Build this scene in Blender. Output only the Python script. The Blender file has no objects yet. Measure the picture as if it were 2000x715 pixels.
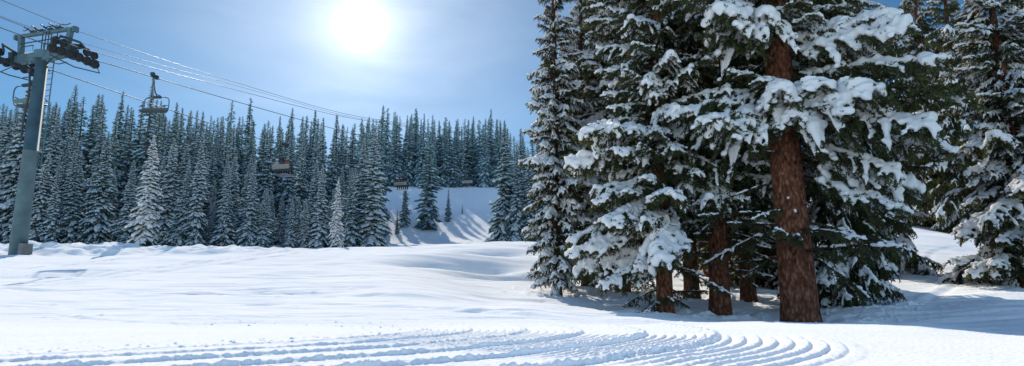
import bpy, bmesh, math, random
import numpy as np
from mathutils import Vector, Matrix

random.seed(7)
rng = np.random.default_rng(7)
R = math.radians
PI = math.pi
scene = bpy.context.scene
col = scene.collection

# ------------------------------------------------------------------ camera
F = 1300.0                      # focal length in pixels of a 2000 px wide picture
PITCH = math.atan(F / 7350.0)
CP, SP = math.cos(PITCH), math.sin(PITCH)
HC = 0.35                       # camera height above the groomed snow
cam = bpy.data.cameras.new('camera')
cam.sensor_width = 36
cam.angle_x = 2 * math.atan(1000 / F)
cam.clip_start = 0.02
cam.clip_end = 3000
camo = bpy.data.objects.new('camera', cam)
camo.location = (0, 0, HC)
camo.rotation_euler = (PI / 2 + PITCH, 0, 0)
col.objects.link(camo)
scene.camera = camo
scene.view_settings.view_transform = 'Standard'
scene.view_settings.look = 'None'
scene.view_settings.exposure = 0
scene.cycles.use_denoising = True
scene.cycles.max_bounces = 8
scene.cycles.diffuse_bounces = 4
scene.cycles.transmission_bounces = 4
scene.cycles.use_adaptive_sampling = True


def at(px, py, Y):
    cx, cy = (px - 1000) / F, (357.5 - py) / F
    den = CP - cy * SP
    return Vector((cx * Y / den, Y, HC + (SP + cy * CP) * Y / den))


# ------------------------------------------------------------------ noise
_perm = np.random.default_rng(3).permutation(512)
_perm = np.concatenate([_perm, _perm, _perm])
_ga = np.random.default_rng(4).uniform(0, 2 * PI, 512)
_gx, _gy = np.cos(_ga), np.sin(_ga)


def perlin(x, y):
    x = np.asarray(x, float); y = np.asarray(y, float)
    xi = np.floor(x).astype(int); yi = np.floor(y).astype(int)
    xf, yf = x - xi, y - yi
    u = xf * xf * xf * (xf * (xf * 6 - 15) + 10); v = yf * yf * yf * (yf * (yf * 6 - 15) + 10)
    def g(ix, iy, dx, dy):
        h = _perm[(_perm[ix & 511] + iy) & 511] & 511
        return _gx[h] * dx + _gy[h] * dy
    n00 = g(xi, yi, xf, yf); n10 = g(xi + 1, yi, xf - 1, yf)
    n01 = g(xi, yi + 1, xf, yf - 1); n11 = g(xi + 1, yi + 1, xf - 1, yf - 1)
    return ((n00 * (1 - u) + n10 * u) * (1 - v) + (n01 * (1 - u) + n11 * u) * v) * 1.4


def sstep(a, b, x):
    t = np.clip((np.asarray(x, float) - a) / (b - a), 0, 1)
    return t * t * (3 - 2 * t)


# ------------------------------------------------------------------ terrain
def zpy(d, py):
    return HC + (SP + (357.5 - py) / F * CP) * d / (CP - (357.5 - py) / F * SP)


_cols = [-1.4, -0.77, -0.385, -0.19, 0.0, 0.16, 0.385, 0.577, 0.77, 1.4]
_prof = {
    -1.4:   [(8.6, 640), (14, 590), (20, 552), (32, 498), (37, 484), (42, 480), (52, 474), (65, 435), (80, 372), (105, 300), (150, 290)],
    -0.77:  [(8.6, 640), (14, 590), (20, 552), (32, 498), (37, 482), (42, 480), (52, 474), (65, 435), (80, 372), (105, 300), (150, 290)],
    -0.385: [(8.6, 640), (14, 588), (20, 548), (30, 500), (35, 490), (42, 496), (54, 474), (75, 410), (100, 335), (112, 325), (150, 318)],
    -0.19:  [(8.6, 640), (14, 588), (20, 545), (30, 496), (36, 481), (44, 493), (60, 486), (75, 474), (105, 362), (120, 352), (150, 345)],
    0.0:    [(8.6, 639), (14, 600), (18, 588), (24, 545), (30, 500), (36, 472), (44, 484), (60, 480), (75, 470), (105, 362), (120, 352), (150, 345)],
    0.16:   [(8.6, 638), (9.5, 634), (10.2, 634), (13, 624), (18, 596), (25, 550), (32, 500), (40, 470), (60, 440), (85, 400), (112, 362), (150, 345)],
    0.385:  [(8.0, 639), (9.5, 628), (10.2, 628), (11.5, 641), (15, 640), (20, 590), (30, 520), (45, 460), (85, 380), (112, 350), (150, 340)],
    0.577:  [(7.0, 649), (9.2, 631), (9.8, 631), (11.5, 646), (14, 636), (17, 600), (21, 572), (27, 530), (33, 486), (45, 440), (85, 385), (150, 340)],
    0.77:   [(6.5, 660), (8.6, 650), (10.5, 654), (13, 632), (16, 596), (20, 566), (26, 540), (34, 500), (46, 452), (85, 380), (150, 340)],
    1.4:    [(6.5, 660), (8.6, 650), (10.5, 654), (13, 632), (16, 596), (20, 566), (26, 540), (34, 500), (46, 452), (85, 380), (150, 340)],
}
_ds = np.concatenate([np.arange(0, 60, .25), np.arange(60, 600, 1.0)])
_tab = []
for c in _cols:
    k = _prof[c]
    d = np.array([0, 3.5, 5.0] + [a for a, b in k] + [260, 600])
    z = np.array([0, 0, 0] + [zpy(a, b) for a, b in k])
    z = np.concatenate([z, [z[-1] + 9, z[-1] + 12]])
    zz = np.interp(_ds, d, z)
    w = np.exp(-0.5 * (np.arange(-8, 9) / 2.2) ** 2); w /= w.sum()
    zs = np.convolve(np.pad(zz, 8, mode='edge'), w, 'valid')
    _tab.append(zs)
_tab = np.array(_tab)


def base_z(x, y):
    x = np.asarray(x, float); y = np.asarray(y, float)
    yy = np.clip(y, 0.01, 599)
    u = np.clip(x / np.maximum(yy, 3.0), -1.39, 1.39)
    ci = np.interp(u, _cols, np.arange(len(_cols)))
    i0 = np.clip(np.floor(ci).astype(int), 0, len(_cols) - 2); t = ci - i0; t = t * t * (3 - 2 * t)
    di = np.interp(yy, _ds, np.arange(len(_ds)))
    j0 = np.clip(np.floor(di).astype(int), 0, len(_ds) - 2); s = di - j0
    za = _tab[i0, j0] * (1 - s) + _tab[i0, j0 + 1] * s
    zb = _tab[i0 + 1, j0] * (1 - s) + _tab[i0 + 1, j0 + 1] * s
    return za * (1 - t) + zb * t


def soft_z(x, y):
    """terrain with its broad bumps, without the groomed ridges"""
    x = np.asarray(x, float); y = np.asarray(y, float)
    z = base_z(x, y)
    slope = sstep(9, 13, y) * (1 - sstep(60, 90, y))
    z = z + slope * (0.10 * perlin(x * .16 + 3, y * .3) + 0.045 * perlin(x * .45 + 7, y * .9))
    far = sstep(45, 70, y)
    z = z + far * (0.5 * perlin(x * .06, y * .06 + 9) + .25 * perlin(x * .17, y * .17))
    # rough ploughed mounds around the lift tower
    m = sstep(30.5, 33, y) * (1 - sstep(39, 42, y)) * (1 - sstep(-15, -9, x))
    z = z + m * (0.10 + 0.34 * perlin(x * .55, y * .8 + 40) + .16 * perlin(x * 1.4, y * 1.9 + 4))
    # wind hollows near the crest in the middle
    for (px, py, d, sx, sy, h) in ((905, 516, 26.5, 2.3, .8, -.62), (960, 495, 31, 1.6, 1.0, -.55), (1030, 535, 25, 2.2, .8, -.55), (880, 505, 28.6, 2.6, .8, .16)):
        p = at(px, py, d)
        g = np.exp(-(((x - p.x) / sx) ** 2 + ((y - d - .22 * (x - p.x)) / sy) ** 2))
        z = z + h * g
    return z


def gz(x, y): return float(soft_z(np.array([x]), np.array([y]))[0])


def ground_point(px, Y):
    x = (px - 1000) / F * Y
    for _ in range(4):
        z = gz(x, Y); x = (px - 1000) / F * (Y * CP + (z - HC) * SP)
    return Vector((x, Y, gz(x, Y)))


CX, CY = -8.3 * HC, 21.3 * HC           # turning centre of the groomer's track
_n = (math.sqrt(.5), -math.sqrt(.5)); _t = (math.sqrt(.5), math.sqrt(.5))


def groom(x, y):
    dx, dy = x - CX, y - CY
    along = dx * _t[0] + dy * _t[1]
    us = dx * _n[0] + dy * _n[1]
    rr = np.hypot(dx, dy)
    straight = 1 - sstep(-.3, .3, along)
    u = np.where(along < 0, us, np.where(us > -99, rr, us)) / HC
    u = u + .04 * perlin(x * .5, y * .5) + .015 * perlin(x * 2.5, y * 2.5)
    return u, straight, along


WELLS = [(1560, 15, .75), (1410, 17, .55), (1303, 16.2, .5), (1462, 20, .5), (1350, 20.5, .5), (1088, 20, .5), (1215, 22, .6), (1655, 18, .8), (2012, 21.5, .9)]


def full_z(x, y):
    z = soft_z(x, y)
    for (px, Y, rw) in WELLS:
        q = ground_point(px, Y); dd = np.hypot(x - q.x, y - q.y) / rw
        z = z - .12 * np.exp(-dd ** 2) + .05 * np.exp(-((dd - 1.7) / .5) ** 2) * (1 + perlin(x * 3, y * 3))
        z = z + np.exp(-(dd / 3.2) ** 2) * np.clip(perlin(x * 6 + px, y * 6) - .35, 0, 1) * .16
    near = (y > .5) & (y < 13)
    xn, yn = x[near], y[near]
    u, st, along = groom(xn, yn)
    band = sstep(4.6, 5.4, u) * (1 - sstep(16.2, 17.4, u)) * (1 - sstep(8.6, 10.2, yn)) * sstep(.5, 1.5, yn)
    angp = np.degrees(np.arctan2(yn - CY, xn - CX))
    band = band * (1 - sstep(12.8, 14.4, u) * sstep(-16, -7, angp)) * (1 - sstep(-17, -5, angp) * sstep(9, 11, u))
    cur = (1 - .84 * st) * (.62 + .38 * sstep(9.5, 13.5, u))
    ph = u / .27
    lam = np.where(u > 14.1, .33, .26)
    ph = np.where(u > 14.1, (u - 14.1) / .345, (u - 14.1) / .26)
    w = .5 + .5 * np.cos(2 * PI * ph)
    fz = ph - np.floor(ph); prof = np.where(fz < .78, (fz / .78) ** .4, ((1 - fz) / .22) ** .8)
    rough = .95 + .15 * perlin(xn * 5, yn * 5) + .28 * perlin(xn * 38, yn * 38)
    dz = band * cur * .032 * prof * np.clip(rough, .3, 1.5)
    for us, hh in ((5.5, .010), (7.0, .018), (8.7, .026), (10.4, .028), (12.2, .034), (14.1, .040)):
        lump = np.clip(.95 + .4 * perlin(xn * 3 + us * 5, yn * 3) + .45 * perlin(xn * 22 + us, yn * 22), .15, 1.6)
        q = u - us + .035 * perlin(xn * 14 + us, yn * 14) + .035 * perlin(xn * 40, yn * 40 + us)
        end = 1 - sstep(8.2, 9.6, yn)
        pr = np.where(q < 0, np.exp(q / .34), np.exp(-(q / .055) ** 2))
        dz = dz + hh * pr * lump * end * sstep(.5, 1.5, yn)
    # loose grains and clods
    g1 = perlin(xn * 13 + 50, yn * 13); g2 = perlin(xn * 31, yn * 31 + 20)
    dz = dz + .0018 * g1 + .0024 * g2 + .002 * perlin(xn * 55, yn * 55)
    cl = perlin(xn * 8 + 9, yn * 8 + 77)
    edge = sstep(3.3, 4.3, u) * (1 - sstep(5.4, 6.2, u)) + .25
    dz = dz + np.clip(perlin(xn * 17 + 9, yn * 17 + 77) - .5, 0, 1) * .06 * np.clip(edge, 0, 1) * (1 - sstep(9, 10, yn)) * sstep(1, 2, yn)
    z[near] += dz
    mid = (y >= 8) & (y < 40)
    xm, ym = x[mid], y[mid]
    f = sstep(8, 11, ym) * (1 - sstep(34, 40, ym))
    # ski tracks: long shallow furrows mostly running across the slope
    tr = np.zeros_like(xm)
    for (px0, py0, px1, py1, d0, d1, wd, hh) in TRACKS:
        x0 = (px0 - 1000) / F * d0; x1 = (px1 - 1000) / F * d1
        L = math.hypot(x1 - x0, d1 - d0); ex, ey = (x1 - x0) / L, (d1 - d0) / L
        s = (xm - x0) * ex + (ym - d0) * ey
        q = (xm - x0) * -ey + (ym - d0) * ex + .25 * np.sin(s * .5 + px0)
        m = sstep(0, .15 * L, s) * (1 - sstep(.85 * L, L, s))
        tr = tr + m * hh * (-np.exp(-(q / wd) ** 2) + .7 * np.exp(-((q - 1.9 * wd) / wd) ** 2))
    z[mid] += f * (.9 * tr * (1 - .6 * sstep(18, 27, ym)) + .026 * perlin(xm * .4 + 4, ym * 2.6) + .024 * perlin(xm * .6, ym * 4.4 + 3) + .008 * perlin(xm * 1.6, ym * 9) + .003 * perlin(xm * 7, ym * 9))
    z[mid] += f * np.clip(perlin(xm * 3.5 + 31, ym * 3.8) - .6, 0, 1) * .09 * (1 - sstep(17, 24, ym))
    return z


TRACKS = []
_r = random.Random(11)
for i in range(46):
    d0 = _r.uniform(10.5, 34); px0 = _r.uniform(-150, 900); ln = _r.uniform(150, 520)
    TRACKS.append((px0, 0, px0 + ln, 0, d0, d0 + _r.uniform(-2.5, 2.5), _r.uniform(.05, .16), _r.uniform(.015, .045)))
TRACKS = [t for t in TRACKS if not (t[0] < 260 and t[4] > 21)]
for (a, b, c, d) in ((1760, 27, 1870, 36), (1640, 22, 1830, 30), (1700, 30, 1850, 26), (1820, 18, 1880, 27)):
    TRACKS.append((a, 0, c, 0, b, d, .16, .05))


def make_mesh(name, V, F3=None, F4=None, mats=(), mi3=None, mi4=None, smooth=False):
    V = np.asarray(V, np.float32)
    F3 = np.zeros((0, 3), np.int32) if F3 is None else np.asarray(F3, np.int32)
    F4 = np.zeros((0, 4), np.int32) if F4 is None else np.asarray(F4, np.int32)
    me = bpy.data.meshes.new(name)
    me.vertices.add(len(V)); me.vertices.foreach_set('co', V.ravel())
    nl = F3.size + F4.size; npoly = len(F3) + len(F4)
    me.loops.add(nl); me.loops.foreach_set('vertex_index', np.concatenate([F3.ravel(), F4.ravel()]).astype(np.int32))
    me.polygons.add(npoly)
    st = np.concatenate([np.arange(len(F3)) * 3, F3.size + np.arange(len(F4)) * 4]).astype(np.int32)
    me.polygons.foreach_set('loop_start', st)
    for m in mats: me.materials.append(m)
    if mi3 is not None or mi4 is not None:
        a = mi3 if mi3 is not None else np.zeros(len(F3)); b = mi4 if mi4 is not None else np.zeros(len(F4))
        me.polygons.foreach_set('material_index', np.concatenate([a, b]).astype(np.int32))
    me.polygons.foreach_set('use_smooth', np.full(npoly, smooth))
    me.update(calc_edges=True)
    return me


def link(name, me, parent=None, loc=None):
    o = bpy.data.objects.new(name, me); col.objects.link(o)
    if parent is not None: o.parent = parent
    if loc is not None: o.location = loc
    return o


def tag(o, label=None, cat=None, group=None, kind=None):
    if label: o['label'] = label
    if cat: o['category'] = cat
    if group: o['group'] = group
    if kind: o['kind'] = kind
    return o


def empty(name, loc, rz=0):
    o = bpy.data.objects.new(name, None); col.objects.link(o)
    o.location = loc; o.rotation_euler = (0, 0, rz); o.empty_display_size = .3
    return o


def copy_tree(o, parent=None):
    c = o.copy(); col.objects.link(c); c.parent = parent
    for ch in list(o.children): copy_tree(ch, c)
    return c


# ------------------------------------------------------------------ materials
def mat(name):
    m = bpy.data.materials.new(name); m.use_nodes = True
    nt = m.node_tree; nt.nodes.clear()
    out = nt.nodes.new('ShaderNodeOutputMaterial')
    return m, nt, out


def N(nt, t, **kw):
    n = nt.nodes.new(t)
    for k, v in kw.items():
        if k.startswith('i_'):
            n.inputs[k[2:].replace('_', ' ')].default_value = v
        else: setattr(n, k, v)
    return n


def ramp(nt, fac, stops):
    n = nt.nodes.new('ShaderNodeValToRGB')
    e = n.color_ramp.elements
    while len(e) < len(stops): e.new(.5)
    for i, (p, c) in enumerate(stops):
        e[i].position = p; e[i].color = (*c, 1) if len(c) == 3 else c
    nt.links.new(fac, n.inputs['Fac'])
    return n.outputs['Color']


def snow_material(name, ground=False):
    m, nt, out = mat(name)
    b = N(nt, 'ShaderNodeBsdfPrincipled')
    b.inputs['Roughness'].default_value = .55
    b.inputs['Specular IOR Level'].default_value = .04
    geo = N(nt, 'ShaderNodeNewGeometry')
    tx = N(nt, 'ShaderNodeTexNoise'); tx.inputs['Scale'].default_value = .8; tx.inputs['Detail'].default_value = 4
    nt.links.new(geo.outputs['Position'], tx.inputs['Vector'])
    c = ramp(nt, tx.outputs['Fac'], [(.3, (.91, .925, .94)), (.7, (.955, .955, .96))])
    nt.links.new(c, b.inputs['Base Color'])
    f1 = N(nt, 'ShaderNodeTexNoise'); f1.inputs['Scale'].default_value = 26 if ground else 30; f1.inputs['Detail'].default_value = 8; f1.inputs['Roughness'].default_value = .7
    nt.links.new(geo.outputs['Position'], f1.inputs['Vector'])
    bp = N(nt, 'ShaderNodeBump'); bp.inputs['Strength'].default_value = .45 if ground else .35; bp.inputs['Distance'].default_value = .008 if ground else .02
    nt.links.new(f1.outputs['Fac'], bp.inputs['Height'])
    nt.links.new(bp.outputs['Normal'], b.inputs['Normal'])
    if ground:
        mp = N(nt, 'ShaderNodeMapping'); mp.inputs['Scale'].default_value = (.35, 2.6, 1); mp.inputs['Rotation'].default_value = (0, 0, R(-6))
        nt.links.new(geo.outputs['Position'], mp.inputs['Vector'])
        s1 = N(nt, 'ShaderNodeTexNoise'); s1.inputs['Scale'].default_value = 1.2; s1.inputs['Detail'].default_value = 6; s1.inputs['Roughness'].default_value = .62
        nt.links.new(mp.outputs[0], s1.inputs['Vector'])
        b2 = N(nt, 'ShaderNodeBump'); b2.inputs['Distance'].default_value = .07
        sep = N(nt, 'ShaderNodeSeparateXYZ'); nt.links.new(geo.outputs['Position'], sep.inputs[0])
        mr = N(nt, 'ShaderNodeMapRange'); mr.inputs['From Min'].default_value = 8.5; mr.inputs['From Max'].default_value = 12; mr.inputs['To Max'].default_value = .34
        nt.links.new(sep.outputs['Y'], mr.inputs['Value']); nt.links.new(mr.outputs[0], b2.inputs['Strength'])
        nt.links.new(s1.outputs['Fac'], b2.inputs['Height']); nt.links.new(bp.outputs['Normal'], b2.inputs['Normal'])
        df = N(nt, 'ShaderNodeBsdfDiffuse'); df.inputs['Roughness'].default_value = 0
        nt.links.new(c, df.inputs['Color']); nt.links.new(b2.outputs['Normal'], df.inputs['Normal'])
        nt.links.new(df.outputs[0], out.inputs['Surface'])
    else:
        t = N(nt, 'ShaderNodeBsdfTranslucent'); t.inputs['Color'].default_value = (.9, .92, .95, 1)
        mx = N(nt, 'ShaderNodeMixShader'); mx.inputs[0].default_value = .32
        nt.links.new(b.outputs[0], mx.inputs[1]); nt.links.new(t.outputs[0], mx.inputs[2])
        nt.links.new(mx.outputs[0], out.inputs['Surface'])
    return m


def needle_material(name, dark, light, trans, tcol, haze=None):
    m, nt, out = mat(name)
    oi = N(nt, 'ShaderNodeObjectInfo'); geo = N(nt, 'ShaderNodeNewGeometry')
    tx = N(nt, 'ShaderNodeTexNoise'); tx.inputs['Scale'].default_value = 3.5; tx.inputs['Detail'].default_value = 4
    nt.links.new(geo.outputs['Position'], tx.inputs['Vector'])
    ad = N(nt, 'ShaderNodeMath', operation='MULTIPLY_ADD'); ad.inputs[1].default_value = .35; ad.inputs[2].default_value = -.18
    nt.links.new(oi.outputs['Random'], ad.inputs[0])
    sm = N(nt, 'ShaderNodeMath', operation='ADD'); nt.links.new(ad.outputs[0], sm.inputs[0]); nt.links.new(tx.outputs['Fac'], sm.inputs[1])
    c = ramp(nt, sm.outputs[0], [(.3, dark), (.72, light)])
    d = N(nt, 'ShaderNodeBsdfDiffuse'); t = N(nt, 'ShaderNodeBsdfTranslucent'); t.inputs['Color'].default_value = (*tcol, 1)
    if haze:  # bluish distance haze painted into the colour, stronger with world Y
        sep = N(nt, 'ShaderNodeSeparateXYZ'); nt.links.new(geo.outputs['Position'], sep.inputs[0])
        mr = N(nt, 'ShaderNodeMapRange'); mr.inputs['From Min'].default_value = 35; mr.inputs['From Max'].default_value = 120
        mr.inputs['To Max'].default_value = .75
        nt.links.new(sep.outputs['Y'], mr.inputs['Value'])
        mc = N(nt, 'ShaderNodeMix', data_type='RGBA'); mc.inputs['B'].default_value = (*haze, 1)
        mc.inputs[7].default_value = (*haze, 1)
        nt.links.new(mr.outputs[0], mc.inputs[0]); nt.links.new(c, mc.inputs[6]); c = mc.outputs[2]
    nt.links.new(c, d.inputs['Color'])
    mx = N(nt, 'ShaderNodeMixShader'); mx.inputs[0].default_value = trans
    nt.links.new(d.outputs[0], mx.inputs[1]); nt.links.new(t.outputs[0], mx.inputs[2])
    nt.links.new(mx.outputs[0], out.inputs['Surface'])
    return m


def bark_material(name, a, b_, c_, scale=1.0):
    m, nt, out = mat(name)
    p = N(nt, 'ShaderNodeBsdfPrincipled'); p.inputs['Roughness'].default_value = .9; p.inputs['Specular IOR Level'].default_value = .1
    tc = N(nt, 'ShaderNodeTexCoord')
    mp = N(nt, 'ShaderNodeMapping'); mp.inputs['Scale'].default_value = (1, 1, .5)
    nt.links.new(tc.outputs['Object'], mp.inputs['Vector'])
    v = N(nt, 'ShaderNodeTexVoronoi'); v.inputs['Scale'].default_value = 17 * scale; v.feature = 'F1'
    nn = N(nt, 'ShaderNodeTexNoise'); nn.inputs['Scale'].default_value = 9 * scale; nn.inputs['Detail'].default_value = 8; nn.inputs['Roughness'].default_value = .7
    nt.links.new(mp.outputs[0], nn.inputs['Vector'])
    mixv = N(nt, 'ShaderNodeMix', data_type='VECTOR'); mixv.inputs[0].default_value = .12
    nt.links.new(mp.outputs[0], mixv.inputs[4]); nt.links.new(nn.outputs['Color'], mixv.inputs[5])
    nt.links.new(mixv.outputs[1], v.inputs['Vector'])
    c1 = ramp(nt, nn.outputs['Fac'], [(.3, a), (.52, b_), (.75, c_)])
    c2 = ramp(nt, v.outputs['Distance'], [(.05, (1.1, 1.05, 1)), (.3, (.85, .83, .81)), (.62, (.28, .25, .23))])
    mul = N(nt, 'ShaderNodeMix', data_type='RGBA', blend_type='MULTIPLY'); mul.inputs[0].default_value = .8
    nt.links.new(c1, mul.inputs[6]); nt.links.new(c2, mul.inputs[7])
    # dark knots
    v2 = N(nt, 'ShaderNodeTexVoronoi'); v2.inputs['Scale'].default_value = 5.5 * scale
    nt.links.new(mp.outputs[0], v2.inputs['Vector'])
    kn = ramp(nt, v2.outputs['Distance'], [(.12, (.22, .18, .16)), (.26, (1, 1, 1))])
    mul2 = N(nt, 'ShaderNodeMix', data_type='RGBA', blend_type='MULTIPLY'); mul2.inputs[0].default_value = .85
    nt.links.new(mul.outputs[2], mul2.inputs[6]); nt.links.new(kn, mul2.inputs[7])
    nt.links.new(mul2.outputs[2], p.inputs['Base Color'])
    bp = N(nt, 'ShaderNodeBump'); bp.inputs['Strength'].default_value = 1.0; bp.inputs['Distance'].default_value = .05; bp.invert = True
    nt.links.new(v.outputs['Distance'], bp.inputs['Height'])
    b2 = N(nt, 'ShaderNodeBump'); b2.inputs['Strength'].default_value = .7; b2.inputs['Distance'].default_value = .03
    nt.links.new(nn.outputs['Fac'], b2.inputs['Height']); nt.links.new(bp.outputs[0], b2.inputs['Normal'])
    nt.links.new(b2.outputs[0], p.inputs['Normal'])
    nt.links.new(p.outputs[0], out.inputs['Surface'])
    return m


def plain(name, c, rough=.5, metal=0.0, var=.25, scale=3.0):
    m, nt, out = mat(name)
    p = N(nt, 'ShaderNodeBsdfPrincipled'); p.inputs['Roughness'].default_value = rough; p.inputs['Metallic'].default_value = metal
    tc = N(nt, 'ShaderNodeTexCoord'); n = N(nt, 'ShaderNodeTexNoise'); n.inputs['Scale'].default_value = scale; n.inputs['Detail'].default_value = 6
    nt.links.new(tc.outputs['Object'], n.inputs['Vector'])
    lo = tuple(x * (1 - var) for x in c); hi = tuple(min(1, x * (1 + var)) for x in c)
    nt.links.new(ramp(nt, n.outputs['Fac'], [(.3, lo), (.7, hi)]), p.inputs['Base Color'])
    bp = N(nt, 'ShaderNodeBump'); bp.inputs['Strength'].default_value = .12; bp.inputs['Distance'].default_value = .02
    nt.links.new(n.outputs['Fac'], bp.inputs['Height']); nt.links.new(bp.outputs[0], p.inputs['Normal'])
    nt.links.new(p.outputs[0], out.inputs['Surface'])
    return m


M = {}
M['ground'] = snow_material('ground_snow', True)
M['snow'] = snow_material('bough_snow')
M['far_snow'] = needle_material('far_tree_snow', (.66, .77, .84), (.86, .91, .94), .42, (.8, .88, .93), haze=(.40, .60, .70))  # bluer than the near snow, haze of distance put into the colour
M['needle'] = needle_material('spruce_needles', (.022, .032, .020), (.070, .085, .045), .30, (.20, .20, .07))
M['far'] = needle_material('far_needles', (.020, .060, .074), (.062, .135, .150), .24, (.10, .20, .18), haze=(.17, .34, .41))
M['bark'] = bark_material('spruce_bark', (.11, .045, .028), (.27, .115, .070), (.42, .22, .15))
M['twig'] = bark_material('twig_bark', (.07, .05, .04), (.15, .11, .09), (.24, .19, .16), 2)
M['far_bark'] = plain('far_bark', (.10, .085, .08), .9)
M['steel'] = plain('galvanised_steel', (.085, .15, .175), .55, .2, .25, 2)
M['dark_steel'] = plain('dark_steel', (.035, .05, .055), .55, .3)
M['chair_tube'] = plain('chair_tube', (.05, .095, .11), .5, .2)
M['rubber'] = plain('black_rubber', (.02, .02, .022), .7)
M['rope'] = plain('steel_rope', (.07, .09, .11), .45, .4)
M['rope_bright'] = plain('sunlit_steel_rope', (.11, .13, .15), .5, .4)  # paler copy of the rope colour, sunlight on it painted in
M['concrete'] = plain('concrete', (.17, .18, .18), .9)
M['seat'] = plain('seat_pad', (.05, .055, .055), .6)
M['panel'] = plain('chair_panel', (.28, .27, .26), .5, 0, .1)
M['panel_dark'] = plain('chair_panel_weathered', (.09, .14, .135), .5, 0, .15)

# ------------------------------------------------------------------ ground
def build_ground():
    ys = np.concatenate([np.linspace(-60, 0, 24)[:-1], np.linspace(0, 2.4, 40)[:-1], np.concatenate([np.arange(2.4, 7.5, .0115), np.arange(7.5, 10.6, .0165)]),
                         10.6 * (62 / 10.6) ** np.linspace(0, 1, 300)[1:], 62 * (590 / 62) ** np.linspace(0, 1, 70)[1:]])
    us = np.concatenate([-(.95 + (np.linspace(0, 1, 36)[1:] ** 2) * 7)[::-1], np.linspace(-.95, .95, 1700), .95 + (np.linspace(0, 1, 36)[1:] ** 2) * 7])
    U, Y = np.meshgrid(us, ys)
    X = U * (np.maximum(Y, 0) + 3.0)
    sh = X.shape
    x, y = X.ravel(), Y.ravel()
    z = full_z(x, y)
    V = np.stack([x, y, z], 1)
    idx = np.arange(x.size).reshape(sh)
    F4 = np.stack([idx[:-1, :-1], idx[:-1, 1:], idx[1:, 1:], idx[1:, :-1]], -1).reshape(-1, 4)
    me = make_mesh('snow_ground', V, None, F4, [M['ground']], smooth=True)
    tag(link('snow_ground', me), kind='structure')


build_ground()

# ------------------------------------------------------------------ tube / lump helpers (numpy)
def tube(P, rad, n=6, cap=False):
    P = np.asarray(P, float); rad = np.broadcast_to(np.asarray(rad, float), (len(P),))
    T = np.gradient(P, axis=0); T /= np.linalg.norm(T, axis=1)[:, None] + 1e-9
    ref = np.array([0, 0, 1.0]) if abs(T[len(T) // 2, 2]) < .9 else np.array([1.0, 0, 0])
    A = np.cross(T, ref); A /= np.linalg.norm(A, axis=1)[:, None] + 1e-9
    B = np.cross(T, A)
    a = np.arange(n) / n * 2 * PI
    V = (P[:, None, :] + rad[:, None, None] * (np.cos(a)[None, :, None] * A[:, None, :] + np.sin(a)[None, :, None] * B[:, None, :])).reshape(-1, 3)
    i = np.arange(len(P) - 1)[:, None] * n; j = np.arange(n)[None, :]; k = (j + 1) % n
    F4 = np.stack([i + j, i + k, i + n + k, i + n + j], -1).reshape(-1, 4)
    return V, F4


class Acc:
    def __init__(s): s.V = []; s.F3 = []; s.F4 = []; s.n = 0
    def add(s, V, F3=None, F4=None):
        V = np.asarray(V, float)
        if F3 is not None and len(F3): s.F3.append(np.asarray(F3) + s.n)
        if F4 is not None and len(F4): s.F4.append(np.asarray(F4) + s.n)
        s.V.append(V); s.n += len(V)
        return s
    def arrays(s):
        V = np.concatenate(s.V) if s.V else np.zeros((0, 3))
        return V, (np.concatenate(s.F3) if s.F3 else np.zeros((0, 3), int)), (np.concatenate(s.F4) if s.F4 else np.zeros((0, 4), int))
    def mesh(s, name, mats, smooth=False):
        V, a, b = s.arrays(); return make_mesh(name, V, a, b, mats, smooth=smooth)
    def tube(s, P, rad, n=6, cap=True):
        V, f = tube(P, rad, n); b = s.n; s.add(V, None, f)
        if cap:
            P = np.asarray(P, float); s.add(P[[0, -1]])
            c0, c1 = s.n - 2, s.n - 1; m = len(P)
            s.F3.append(np.array([[c0, b + (j + 1) % n, b + j] for j in range(n)] + [[c1, b + (m - 1) * n + j, b + (m - 1) * n + (j + 1) % n] for j in range(n)]))
        return s
    def box(s, c, d, rot=None, taper=1.0):
        x, y, z = [q / 2 for q in d]
        V = np.array([[-x, -y, -z], [x, -y, -z], [x, y, -z], [-x, y, -z], [-x * taper, -y * taper, z], [x * taper, -y * taper, z], [x * taper, y * taper, z], [-x * taper, y * taper, z]])
        if rot is not None: V = V @ np.array(rot.to_3x3()).T
        s.add(V + np.array(c), None, [[0, 3, 2, 1], [4, 5, 6, 7], [0, 1, 5, 4], [1, 2, 6, 5], [2, 3, 7, 6], [3, 0, 4, 7]])
        return s
    def ring(s, c, r, w, axis, n=16, hub=.3):
        """a grooved wheel: rim, web and hub about the given axis"""
        ax = Vector(axis).normalized(); q = ax.to_track_quat('Z', 'Y').to_matrix()
        prof = [(.0, .55), (hub * .9, .55), (hub, .35), (.72, .25), (.74, .5), (1, .5), (.9, .12), (.9, -.12), (1, -.5), (.74, -.5), (.72, -.25), (hub, -.35), (hub * .9, -.55), (0, -.55)]
        V = []
        for (pr, pz) in prof:
            for k in range(n):
                a = 2 * PI * k / n
                V.append(q @ Vector((pr * r * math.cos(a), pr * r * math.sin(a), pz * w)))
        V = np.array([list(v) for v in V]) + np.array(c)
        m = len(prof); i = np.arange(m - 1)[:, None] * n; j = np.arange(n)[None, :]; k = (j + 1) % n
        s.add(V, None, np.stack([i + j, i + n + j, i + n + k, i + k], -1).reshape(-1, 4))
        return s


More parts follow.
